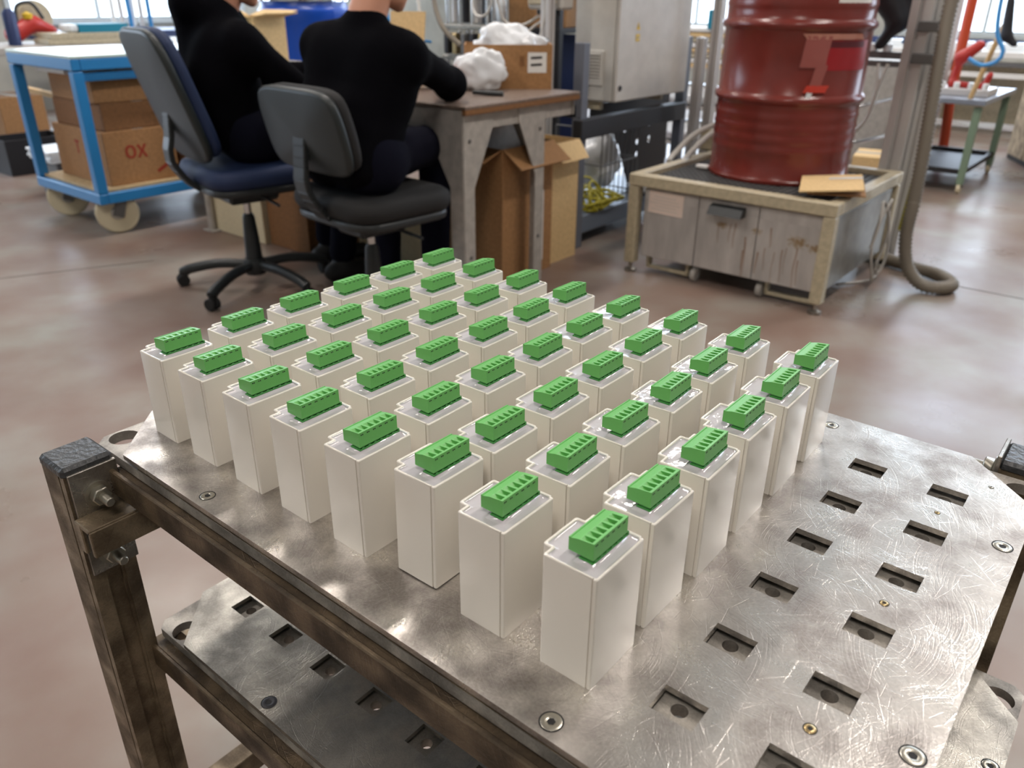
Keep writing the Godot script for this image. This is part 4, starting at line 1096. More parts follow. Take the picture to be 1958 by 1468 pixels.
# ------------------------------------------------------------------ drum stand, drum, column
func drum_stand() -> void:
	var t := thing("drum_stand", "cream steel stand with a stainless drawer, under the red drum", "stand")
	var x0 := -1.75; var x1 := -0.885; var z1 := -2.915; var z0 := -3.72; var y := 0.42; var w := 0.048
	for x in [x0 + w / 2, x1 - w / 2]: for z in [z1 - w / 2, z0 + w / 2]:
		var l := part(t, "leg", box(mb(), Vector3(x, 0.206, z), Vector3(w - 0.002, 0.33, w - 0.002), 0.004), M.cream_paint)
		part(l, "levelling_foot", lathe(mb(), [Vector2(0, 0), Vector2(0.026, 0), Vector2(0.026, 0.01), Vector2(0.008, 0.016), Vector2(0.008, 0.045), Vector2(0, 0.045)], 16, Transform3D(Basis(), Vector3(x, 0, z))), M.bare_steel)
	var s := mb()
	for z in [z1 - w / 2, z0 + w / 2]: box(s, Vector3((x0 + x1) / 2, y - w / 2, z), Vector3(x1 - x0, w, w), 0.004)
	for x in [x0 + w / 2, x1 - w / 2]: box(s, Vector3(x, y - w / 2, (z0 + z1) / 2), Vector3(w, w, z0 * -1 + z1 - 2 * w + 0.0), 0.004)
	part(t, "top_frame", s, M.cream_paint)
	var g := mb()
	var gx := x0 + w + 0.01
	while gx < x1 - w: 
		box(g, Vector3(gx, y - 0.032, (z0 + z1) / 2), Vector3(0.004, 0.024, z1 - z0 - 2 * w)); gx += 0.026
	var gz := z0 + w + 0.01
	while gz < z1 - w:
		box(g, Vector3((x0 + x1) / 2, y - 0.026, gz), Vector3(x1 - x0 - 2 * w, 0.012, 0.005)); gz += 0.034
	part(t, "grating", g, M.machine_grey).set_meta("kind", "stuff")
	part(t, "sump_floor", box(mb(), Vector3((x0 + x1) / 2, 0.30, (z0 + z1) / 2 - 0.02), Vector3(x1 - x0 - 0.13, 0.004, z1 - z0 - 0.16)), M.dark_metal)
	# the stainless box: three front panels with folded seams
	var zf := -2.945
	var bd := mb()
	box(bd, Vector3(-1.295, 0.2, (zf + z0) / 2), Vector3(0.755, 0.19, zf * 1.0 - z0 - 0.1), 0.004)
	part(t, "tank", bd, M.stainless)
	var xs := [-1.683, -1.432, -1.178, -0.912]
	for i in 3:
		var c: float = (xs[i] + xs[i + 1]) / 2; var wd: float = xs[i + 1] - xs[i]
		part(t, "front_panel", box(mb(), Vector3(c, 0.2215, zf), Vector3(wd - 0.0035, 0.287, 0.012), 0.002), M.tank_front)
	part(t, "side_panel", box(mb(), Vector3(-0.903, 0.22, (zf + z0) / 2), Vector3(0.006, 0.28, 0.66), 0.002), M.stainless)
	var hn := mb()
	extrude(hn, PackedVector2Array([Vector2(0, 0), Vector2(0.05, 0.0), Vector2(0.03, 0.03), Vector2(0, 0.036)]), -0.07, 0.07, Transform3D(Basis(Vector3(0, 0, 1), Vector3.UP, Vector3(-1, 0, 0)), Vector3(-1.303, 0.315, zf + 0.006)))
	part(t, "drawer_handle", hn, M.black_plastic)
	var lb := part(t, "paper_label", box(mb(), Vector3(-1.58, 0.313, zf + 0.0068), Vector3(0.16, 0.09, 0.001), 0.0, Basis(Vector3.BACK, -0.02)), plain("label_pink", c8(226, 208, 196), 0.7))
	for k in 5: part(lb, "print_line", box(mb(), Vector3(-1.585 + 0.004 * (k % 2), 0.336 - 0.013 * k, zf + 0.0076), Vector3(0.1 + 0.02 * (k % 3), 0.0022, 0.0006), 0.0, Basis(Vector3.BACK, -0.02)), M.hose_clear)
	for sx in [[-1.666, -1.476], [-1.125, -0.925]]:   # runners under the box
		var rn := mb()
		for x in sx: box(rn, Vector3(x, 0.05, zf - 0.05), Vector3(0.014, 0.06, 0.03), 0.002)
		box(rn, Vector3((sx[0] + sx[1]) / 2, 0.022, zf - 0.05), Vector3(sx[1] - sx[0] + 0.014, 0.014, 0.03), 0.002)
		part(t, "skid", rn, M.cream_paint)
	for x in [-1.44, -1.15]: part(t, "caster", cyl(mb(), Vector3(x - 0.012, 0.03, zf - 0.04), Vector3(x + 0.012, 0.03, zf - 0.04), 0.03, 16, 0.004), M.bench_grey)
	# drum
	var d := thing("steel_drum", "large dark red ribbed steel drum standing on the cream stand", "drum", Vector3(-1.329, y - 0.017, -3.436))
	var R := 0.283
	var pr := [Vector2(0, 0.012), Vector2(R - 0.006, 0.012), Vector2(R - 0.003, 0.0), Vector2(R + 0.006, 0.0), Vector2(R + 0.007, 0.012), Vector2(R, 0.02)]
	for k in 4:
		var b := 0.115 + 0.042 * k
		pr.append_array([Vector2(R, b), Vector2(R + 0.0035, b + 0.012), Vector2(R, b + 0.024)])
	for h in [0.318, 0.585]:
		pr.append_array([Vector2(R, h - 0.022), Vector2(R + 0.003, h - 0.018), Vector2(R + 0.011, h - 0.009), Vector2(R + 0.014, h), Vector2(R + 0.011, h + 0.009), Vector2(R + 0.003, h + 0.018), Vector2(R, h + 0.022)])
	for k in 3:
		var b := 0.645 + 0.05 * k
		pr.append_array([Vector2(R, b), Vector2(R + 0.0035, b + 0.012), Vector2(R, b + 0.024)])
	pr.append_array([Vector2(R, 0.86), Vector2(R + 0.007, 0.868), Vector2(R + 0.006, 0.88), Vector2(R - 0.004, 0.88), Vector2(R - 0.006, 0.862), Vector2(0, 0.862)])
	part(d, "shell", lathe(mb(), pr, 72), M.drum_red)
	for k in [[0.12, 0.03], [-0.18, 0.018]]: part(d, "bung", cyl(mb(), Vector3(k[0], 0.858, 0.05), Vector3(k[0], 0.872, 0.05), k[1], 16), M.zinc)
	var patch := func(a0: float, a1: float, h0: float, h1: float, off: float, skew: float) -> SurfaceTool:
		var s2 := mb(); s2.set_smooth_group(0)
		var dc := Vector3(1.329, 0, 3.436).normalized(); var rv := Vector3(dc.z, 0, -dc.x)
		var pt := func(i: int, j: int) -> Vector3:
			var ph := deg_to_rad(lerpf(a0, a1, i / 10.0) + skew * j); var rr := R + off + 0.0015 * sin(i * 2.1 + j * 1.7) * (1.0 if off > 0.002 else 0.0)
			return (dc * cos(ph) + rv * sin(ph)) * rr + Vector3(0, lerpf(h0, h1, j / 4.0), 0)
		for i in 10: for j in 4: quad(s2, pt.call(i, j), pt.call(i + 1, j), pt.call(i + 1, j + 1), pt.call(i, j + 1))
		s2.set_smooth_group(-1)
		return s2
	var lab := part(d, "danger_label", patch.call(24, 66, 0.43, 0.535, 0.0012, 0.0), plain("label_red", c8(150, 22, 30), 0.3))
	part(lab, "dark_print", patch.call(26, 60, 0.51, 0.532, 0.0018, 0.0), plain("label_dark", c8(84, 16, 26), 0.35))
	part(lab, "torn_film", patch.call(5, 24, 0.44, 0.55, 0.004, 0.6), plain("film_tear", c8(150, 84, 78), 0.12))
	part(lab, "torn_film", patch.call(8, 58, 0.538, 0.558, 0.004, -1.0), plain("film_edge", c8(176, 120, 104), 0.12))
	part(lab, "hanging_strip", patch.call(14, 23, 0.375, 0.45, 0.006, 0.8), M.film_tear)
	part(lab, "strip_end", patch.call(10, 27, 0.352, 0.378, 0.007, 0.6), plain("film_red", c8(196, 64, 50), 0.2))
	part(lab, "strip_tail", patch.call(12, 16, 0.325, 0.354, 0.006, 0.4), M.film)
	part(d, "white_label", patch.call(27, 60, 0.655, 0.72, 0.002, 0.0), M.white_sheet)
	# cardboard sheet lying over the right corner
	var sb := Basis(Vector3.UP, 0.35) * Basis(Vector3.RIGHT, 0.05)
	var sh := thing("cardboard_sheet", "bent flat cardboard sheet lying on the stand's right corner by the drum", "cardboard sheet", Vector3(-0.985, y + 0.022, -3.11), 0.33)
	part(sh, "sheet", box(mb(), Vector3(0, 0.012, 0), Vector3(0.22, 0.005, 0.3), 0.0, Basis(Vector3.BACK, 0.10)), M.cardboard_pale)
	part(sh, "lower_sheet", box(mb(), Vector3(0.02, -0.006, -0.01), Vector3(0.2, 0.005, 0.27), 0.0, Basis(Vector3.BACK, 0.02)), M.cardboard)
	part(sh, "tape_strip", box(mb(), Vector3(0.05, 0.021, -0.07), Vector3(0.12, 0.001, 0.025), 0.0, Basis(Vector3.BACK, 0.10)), M.film)
	one("paper_scrap", cushion(mb(), rounded([Vector2(-0.03, -0.015), Vector2(0.03, -0.02), Vector2(0.025, 0.02), Vector2(-0.03, 0.015)], [0.008]), 0.014, 0.005, Transform3D(FLOORWARD, Vector3(-1.605, y - 0.008, -3.29))), M.white_sheet, "white scrap at the foot of the red drum", "scrap")
	# pump with beige block on the stand's left rear corner
	var pm := thing("pump_block", "beige motor block with small fittings at the stand's left rear", "pump", Vector3(-1.62, y, -3.81))
	part(pm, "block", box(mb(), Vector3(-0.06, 0.03, 0), Vector3(0.34, 0.10, 0.16), 0.008), M.cream_paint)
	part(pm, "support", box(mb(), Vector3(-0.06, -0.21, 0), Vector3(0.3, 0.38, 0.12), 0.004), M.machine_grey)
	part(pm, "motor", cyl(mb(), Vector3(-0.1, 0.125, 0), Vector3(0.1, 0.125, 0), 0.045, 18, 0.006), M.stainless)
	for x in [-0.16, -0.04, 0.06]: part(pm, "fitting", cyl(mb(), Vector3(x, 0.08, 0.05), Vector3(x, 0.15, 0.05), 0.014, 10, 0.002), M.brass_zinc)
	for k in [[-0.02, 0.0], [0.05, 0.03]]: 
		var c := Vector3(-2.02 + k[0], 0, -3.48)
		one("clear_hose", tube(mb(), curve([c + Vector3(0.25, 0.405, 0.16), c + Vector3(0.24, 0.43, 0.1), c + Vector3(0.26, 0.51, -0.08), c + Vector3(0.36, 0.56, -0.25), c + Vector3(0.46, 0.545, -0.36)], 0.02), 0.013, 10), M.hose_clear, ["left of two clear hoses arching onto the stand's left edge", "right of two clear hoses arching onto the stand's left edge"][0 if k[0] < 0 else 1], "hose")

func profile_bar(s: SurfaceTool, c: Vector3, w: float, y0: float, y1: float) -> SurfaceTool:   # slotted aluminium extrusion
	var h := w / 2; var g := w * 0.1; var d := w * 0.18
	var poly := []
	for k in 4:
		for p in [Vector2(h, -h), Vector2(h, -g), Vector2(h - d, -g), Vector2(h - d, g), Vector2(h, g)]: poly.append(p.rotated(k * PI / 2))
	return extrude(s, PackedVector2Array(poly), y0, y1, Transform3D(FLOORWARD, c))

# ------------------------------------------------------------------ switch cabinet and the frame under it
func cabinet_and_frame() -> void:
	var f := thing("support_rack", "dark grey steel rack below the switch cabinet", "machine frame")
	for p in [[-2.12, -3.07], [-2.6, -3.07], [-2.12, -4.0], [-2.6, -4.0]]: part(f, "post", box(mb(), Vector3(p[0], 0.45, p[1]), Vector3(0.05, 0.9, 0.05), 0.003), plain("frame_blue_grey", c8(104, 108, 118), 0.5, 0.2))
	part(f, "base_tray", box(mb(), Vector3(-2.35, 0.105, -3.53), Vector3(0.5, 0.085, 0.98), 0.004), plain("tray_grey", c8(112, 122, 136), 0.4, 0.3))
	part(f, "cross_beam", box(mb(), Vector3(-2.1, 0.545, -3.5), Vector3(0.05, 0.085, 0.95), 0.004), M.dark_metal)
	part(f, "cross_beam", box(mb(), Vector3(-2.36, 0.62, -3.07), Vector3(0.48, 0.06, 0.05), 0.004), M.dark_metal)
	var pl := PackedVector2Array([Vector2(-4.2, 0.15), Vector2(-3.82, 0.15), Vector2(-3.70, 0.38), Vector2(-3.5, 0.44), Vector2(-3.42, 0.53), Vector2(-3.42, 0.6), Vector2(-4.2, 0.6)])
	var s := mb()
	var holes := [[-3.611, 0.479, 0.018], [-3.755, 0.47, 0.035], [-3.883, 0.475, 0.022], [-4.0, 0.475, 0.036], [-3.887, 0.374, 0.018], [-4.01, 0.373, 0.02], [-3.89, 0.304, 0.018]]
	var px := Transform3D(Basis(Vector3(0, 0, 1), Vector3.UP, Vector3(-1, 0, 0)), Vector3(-2.3, 0, 0))
	# plate with its openings cut by bands
	var cutp: Array = [pl]
	for h in holes:
		var c := PackedVector2Array()
		for k in 14: c.append(Vector2(h[0], h[1]) + Vector2.from_angle(TAU * k / 14) * h[2])
		var nx := []
		for q in cutp:
			var L := PackedVector2Array([Vector2(-9, -9), Vector2(h[0], -9), Vector2(h[0], 9), Vector2(-9, 9)]); var Rr := PackedVector2Array([Vector2(h[0], -9), Vector2(9, -9), Vector2(9, 9), Vector2(h[0], 9)])
			for side in [L, Rr]:
				for a in Geometry2D.intersect_polygons(q, side):
					for b in Geometry2D.clip_polygons(a, c): nx.append(b)
		cutp = nx
	for q in cutp:
		if not Geometry2D.is_polygon_clockwise(q): extrude(s, q, -0.004, 0.004, px)
	part(f, "punched_plate", s, M.dark_metal)
	var bk := mb()
	for z in [-3.36, -3.70]: for x in [-2.46, -2.18]: cyl(bk, Vector3(x, 0.15, z), Vector3(x, 0.5, z), 0.004, 6)
	for i in 9: cyl(bk, Vector3(-2.18, 0.15, -3.36 - i * 0.0425), Vector3(-2.18, 0.5, -3.36 - i * 0.0425), 0.0025, 6)
	for y in [0.16, 0.33, 0.5]:
		cyl(bk, Vector3(-2.18, y, -3.36), Vector3(-2.18, y, -3.70), 0.004, 6); cyl(bk, Vector3(-2.46, y, -3.36), Vector3(-2.18, y, -3.36), 0.004, 6); cyl(bk, Vector3(-2.46, y, -3.70), Vector3(-2.18, y, -3.70), 0.004, 6)
	one("wire_basket", bk, M.machine_grey, "wire basket holding white film on the frame's base tray", "wire basket")
	lumpy("film_bundle", "bundle of crumpled white film inside the wire basket", "plastic film", Vector3(-2.31, 0.33, -3.53), 0.0, Vector3(0.10, 0.15, 0.13), 8, 0.25, M.film)
	lumpy("film_sheet", "crumpled white film lying below the wire basket by the yellow cable", "plastic film", Vector3(-2.13, 0.19, -3.72), 0.3, Vector3(0.09, 0.05, 0.06), 12, 0.3, M.film)
	var cs := mb()
	var r2 := RandomNumberGenerator.new(); r2.seed = 5
	var c0 := Vector3(-2.13, 0.19, -3.30)
	var line := []
	for k in 13:
		var ax := Vector3(r2.randf_range(-0.5, 0.5), 1, r2.randf_range(-0.6, 0.6)).normalized() if k % 3 else Vector3(0.8, 0.4, 0.5).rotated(Vector3.UP, r2.randf())
		var u := ax.cross(Vector3(0.3, 0.2, 1)).normalized(); var v := ax.cross(u).normalized(); var rr := r2.randf_range(0.05, 0.085)
		var cc := c0 + Vector3(r2.randf_range(-0.03, 0.02), r2.randf_range(-0.01, 0.04), r2.randf_range(-0.12, 0.12))
		for a in 14:
			var th := TAU * a / 14
			var p: Vector3 = cc + (u * cos(th) + v * sin(th)) * rr
			p.y = maxf(p.y, 0.156)
			line.append(p)
	tube(cs, curve(line, 0.02), 0.0055, 6)
	one("cable_coil", cs, M.cable_yellow, "tangled coil of yellow cable on the frame's base tray", "cable")
	# the cabinet itself
	var x0 := -2.29; var x1 := -2.05; var z1 := -3.24; var z0 := -3.90; var y0 := 0.645; var y1 := 1.5
	var t := thing("switch_cabinet", "light grey steel switch cabinet with louvred vent and yellow stickers", "cabinet")
	part(t, "body", box(mb(), Vector3((x0 + x1) / 2 - 0.004, (y0 + y1) / 2, (z0 + z1) / 2), Vector3(x1 - x0 - 0.024, y1 - y0, z1 - z0), 0.006), M.cabinet_grey)
	var dr := part(t, "door", box(mb(), Vector3(x1 - 0.006, (y0 + y1) / 2, (z0 + z1) / 2), Vector3(0.016, y1 - y0, z1 - z0), 0.006), M.cabinet_grey)
	for q in [[-3.275, 0.705]]: part(dr, "door_lock", cyl(mb(), Vector3(x1 + 0.001, q[1], q[0]), Vector3(x1 + 0.008, q[1], q[0]), 0.012, 14, 0.002), M.dark_metal)
	part(t, "side_lock", cyl(mb(), Vector3(-2.21, 0.695, z1 - 0.001), Vector3(-2.21, 0.695, z1 + 0.008), 0.012, 14, 0.002), M.hose_grey)
	var vt := part(t, "vent", box(mb(), Vector3(-2.181, 0.787, z1 + 0.004), Vector3(0.125, 0.15, 0.01), 0.003), M.cabinet_grey)
	part(vt, "vent_recess", box(mb(), Vector3(-2.181, 0.797, z1 + 0.0095), Vector3(0.095, 0.105, 0.001)), M.hose_grey)
	for k in 8: part(vt, "louvre", box(mb(), Vector3(-2.181, 0.75 + 0.0135 * k, z1 + 0.012), Vector3(0.095, 0.0075, 0.006), 0.001, Basis(Vector3.RIGHT, 0.5)), M.cabinet_grey)
	var st := part(dr, "warning_sticker", extrude(mb(), PackedVector2Array([Vector2(-0.016, 0), Vector2(0.016, 0), Vector2(0, 0.032)]), 0, 0.0008, Transform3D(Basis(Vector3(0, 0, -1), Vector3.UP, Vector3(1, 0, 0)), Vector3(x1 + 0.0025, 0.945, -3.40))), M.yellow)
	part(dr, "lightning_mark", extrude(mb(), PackedVector2Array([Vector2(-0.003, 0.008), Vector2(0.003, 0.014), Vector2(0.0, 0.016), Vector2(0.002, 0.024), Vector2(-0.004, 0.014), Vector2(-0.001, 0.0125)]), 0, 0.0005, Transform3D(Basis(Vector3(0, 0, -1), Vector3.UP, Vector3(1, 0, 0)), Vector3(x1 + 0.0034, 0.944, -3.40))), M.ink)
	part(dr, "warning_sticker", box(mb(), Vector3(x1 + 0.0025, 0.912, -3.40), Vector3(0.001, 0.03, 0.032)), M.yellow)
	part(dr, "sticker_mark", box(mb(), Vector3(x1 + 0.0032, 0.912, -3.40), Vector3(0.0006, 0.014, 0.016)), M.brass_zinc)
	for z in [z1 - 0.05, z0 + 0.05]: part(t, "bracket", box(mb(), Vector3(-2.2, y0 - 0.02, z), Vector3(0.1, 0.045, 0.03), 0.003), M.cream_paint)
	# pipe and junction box left of the cabinet
	var pp := thing("steel_upright", "bright galvanised upright between bench and switch cabinet", "upright", Vector3(-2.27, 0, -3.015))
	part(pp, "profile", profile_bar(mb(), Vector3.ZERO, 0.045, 0, 1.9), M.aluminium)
	part(pp, "foot", box(mb(), Vector3(0, 0.006, 0), Vector3(0.05, 0.012, 0.05), 0.002), M.machine_grey)
	for y in [0.5, 0.72, 0.9]: part(pp, "clamp", box(mb(), Vector3(0, y, 0.027), Vector3(0.05, 0.03, 0.012), 0.002), M.dark_metal)
	var jb := thing("junction_box", "beige junction box with cables hanging, left of the switch cabinet", "junction box", Vector3(-2.32, 1.075, -3.1))
	part(jb, "case", box(mb(), Vector3(0, 0.05, 0), Vector3(0.19, 0.2, 0.09), 0.01), M.cabinet_grey)
	part(jb, "lid", box(mb(), Vector3(-0.01, 0.05, 0.05), Vector3(0.15, 0.16, 0.014), 0.004), M.cream_paint)
	for k in 3: part(jb, "gland", cyl(mb(), Vector3(-0.06 + 0.05 * k, -0.07, 0), Vector3(-0.06 + 0.05 * k, -0.045, 0), 0.012, 10, 0.002), M.black_plastic)
	var loops := [[Vector3(-2.38, 1.0, -3.1), Vector3(-2.44, 0.96, -3.05), Vector3(-2.52, 0.98, -3.02), Vector3(-2.55, 1.1, -3.0)], [Vector3(-2.33, 1.0, -3.1), Vector3(-2.40, 0.93, -3.04), Vector3(-2.30, 0.92, -3.0), Vector3(-2.27, 1.05, -3.0), Vector3(-2.3, 1.2, -3.02)], [Vector3(-2.75, 1.2, -3.1), Vector3(-2.76, 1.03, -3.08), Vector3(-2.69, 0.99, -3.06), Vector3(-2.63, 1.04, -3.06), Vector3(-2.64, 1.2, -3.06)]]
	for k in 3: one("clear_tube", tube(mb(), curve(loops[k], 0.02), 0.006, 8), M.hose_clear, ["clear tube curving left from the beige junction box", "clear tube looped under the beige junction box", "U-shaped clear tube hanging above the white bags"][k], "tube")

# ------------------------------------------------------------------ blue cart and what is behind it
func blue_cart() -> void:
	var x0 := -4.61; var x1 := -3.92; var z0 := -2.72; var z1 := -1.70; var yt := 0.815; var yd := 0.215
	var t := thing("cart", "blue steel cart with white top and boxes, on cream wheels", "cart")
	for x in [x0 + 0.025, x1 - 0.025]: for z in [z0 + 0.025, z1 - 0.025]: part(t, "post", box(mb(), Vector3(x, (yt + yd) / 2 - 0.032, z), Vector3(0.048, yt - yd - 0.054, 0.048), 0.004), M.blue_paint)
	for y in [yt - 0.03, yd - 0.03]:
		for z in [z0 + 0.02, z1 - 0.02]: part(t, "rail", box(mb(), Vector3((x0 + x1) / 2, y, z), Vector3(x1 - x0, 0.05, 0.04), 0.004), M.blue_paint)
		for x in [x0 + 0.02, x1 - 0.02]: part(t, "rail", box(mb(), Vector3(x, y, (z0 + z1) / 2), Vector3(0.04, 0.05, z1 - z0 - 0.08), 0.004), M.blue_paint)
	part(t, "inner_rail", box(mb(), Vector3(x1 - 0.03, yt - 0.085, (z0 + z1) / 2), Vector3(0.03, 0.035, z1 - z0 - 0.1), 0.003), M.blue_paint)
	part(t, "top_sheet", box(mb(), Vector3((x0 + x1) / 2, yt + 0.002, (z0 + z1) / 2), Vector3(x1 - x0, 0.014, z1 - z0), 0.003), M.top_white)
	part(t, "deck", box(mb(), Vector3((x0 + x1) / 2, yd, (z0 + z1) / 2), Vector3(x1 - x0 - 0.05, 0.018, z1 - z0 - 0.05), 0.002), M.deck_wood)
	for x in [x0 + 0.09, x1 - 0.07]: for z in [z0 + 0.12, z1 - 0.1]:
		var a := Basis(Vector3.UP, -0.35 if x > -4.2 else -0.5)
		var c := mb(); var ct := Vector3(x, 0.1, z)
		lathe(c, [Vector2(0.03, -0.02), Vector2(0.092, -0.02), Vector2(0.1, -0.012), Vector2(0.1, 0.012), Vector2(0.092, 0.02), Vector2(0.03, 0.02)], 28, Transform3D(a * Basis(Vector3.BACK, PI / 2), ct))
		var w := part(t, "wheel", c, M.caster_cream)
		part(w, "wheel_hub", cyl(mb(), ct - a.x * 0.028, ct + a.x * 0.028, 0.032, 16, 0.004), M.bench_grey)
		var fk := mb()
		for q in [-1, 1]: bar(fk, ct + a.x * (0.034 * q) - Vector3(0, 0.015, 0), ct + a.x * (0.034 * q) + a.z * -0.03 + Vector3(0, 0.075, 0), 0.006, 0.05)
		box(fk, ct + a.z * -0.03 + Vector3(0, 0.08, 0), Vector3(0.08, 0.008, 0.08), 0.002, a)
		part(w, "fork", fk, M.machine_grey)
	# boxes on the deck
	var b1 := carton("stacked_carton", "lowest brown carton with red lettering on the blue cart's deck", Vector3(-4.25, 0.224, -1.98), 0.0, Vector3(0.53, 0.255, 0.36), M.cardboard)
	words(b1, "lettering", "T", 0.09, Vector3(-0.02, 0.16, 0.181), Basis(), M.red_ink)
	words(b1, "lettering", "OX", 0.085, Vector3(0.266, 0.15, 0.03), Basis(Vector3.UP, PI / 2), M.red_ink)
	part(b1, "red_mark", box(mb(), Vector3(0.2655, 0.06, -0.1), Vector3(0.001, 0.016, 0.08), 0.0, Basis(Vector3.RIGHT, 0.5)), M.red_ink)
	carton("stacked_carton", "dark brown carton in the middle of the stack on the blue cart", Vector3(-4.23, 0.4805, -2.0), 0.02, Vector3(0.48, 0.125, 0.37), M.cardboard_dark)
	carton("stacked_carton", "topmost brown carton of the stack, close under the cart's white top", Vector3(-4.23, 0.607, -2.0), -0.03, Vector3(0.47, 0.12, 0.38), M.cardboard)
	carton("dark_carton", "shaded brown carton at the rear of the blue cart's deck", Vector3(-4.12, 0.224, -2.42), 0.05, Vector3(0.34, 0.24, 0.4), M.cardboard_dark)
	carton("upper_carton", "brown carton on top of the shaded carton at the cart's rear", Vector3(-4.12, 0.465, -2.44), -0.04, Vector3(0.33, 0.2, 0.38), M.cardboard)
	one("wooden_stick", bar(mb(), Vector3(-4.92, 0.62, -1.83), Vector3(-4.475, 0.585, -1.90), 0.03, 0.025), M.wood, "pale wooden stick poking out left of the cart's boxes", "stick")
	var cr := thing("waste_bin", "tall slate grey bin standing on the floor behind the blue cart", "bin", Vector3(-5.25, 0.0, -2.42))
	part(cr, "body", open_box(Vector3(0.34, 0.66, 0.36), 0.008), plain("slate", c8(74, 92, 104), 0.45))
	part(cr, "handle", tube(mb(), curve([Vector3(-0.06, 0.65, 0.185), Vector3(-0.03, 0.7, 0.185), Vector3(0.03, 0.7, 0.185), Vector3(0.06, 0.65, 0.185)], 0.02), 0.006, 8), M.chrome)
	for k in 4:
		one("white_tray", box(mb(), Vector3(-5.06, 0.2085 + 0.0165 * k, -2.06 + 0.01 * (k % 2)), Vector3(0.3, 0.015, 0.3), 0.003), M.white_plastic, ["lowest of four white trays stacked left of the blue cart", "second lowest of four white trays stacked left of the blue cart", "second highest of four white trays stacked left of the blue cart", "topmost of four white trays stacked left of the blue cart"][k], "tray", Vector3.ZERO, 0, "white trays beside the blue cart")
	one("support_block", box(mb(), Vector3(-5.06, 0.1, -2.06), Vector3(0.26, 0.2, 0.24), 0.006), M.machine_grey, "grey block on the floor under the white trays", "block")
	one("paper_stack", box(mb(), Vector3(-4.3, 0.7455, -1.88), Vector3(0.3, 0.03, 0.24), 0.003), M.white_sheet, "stack of white paper on the topmost carton under the cart's top", "paper")

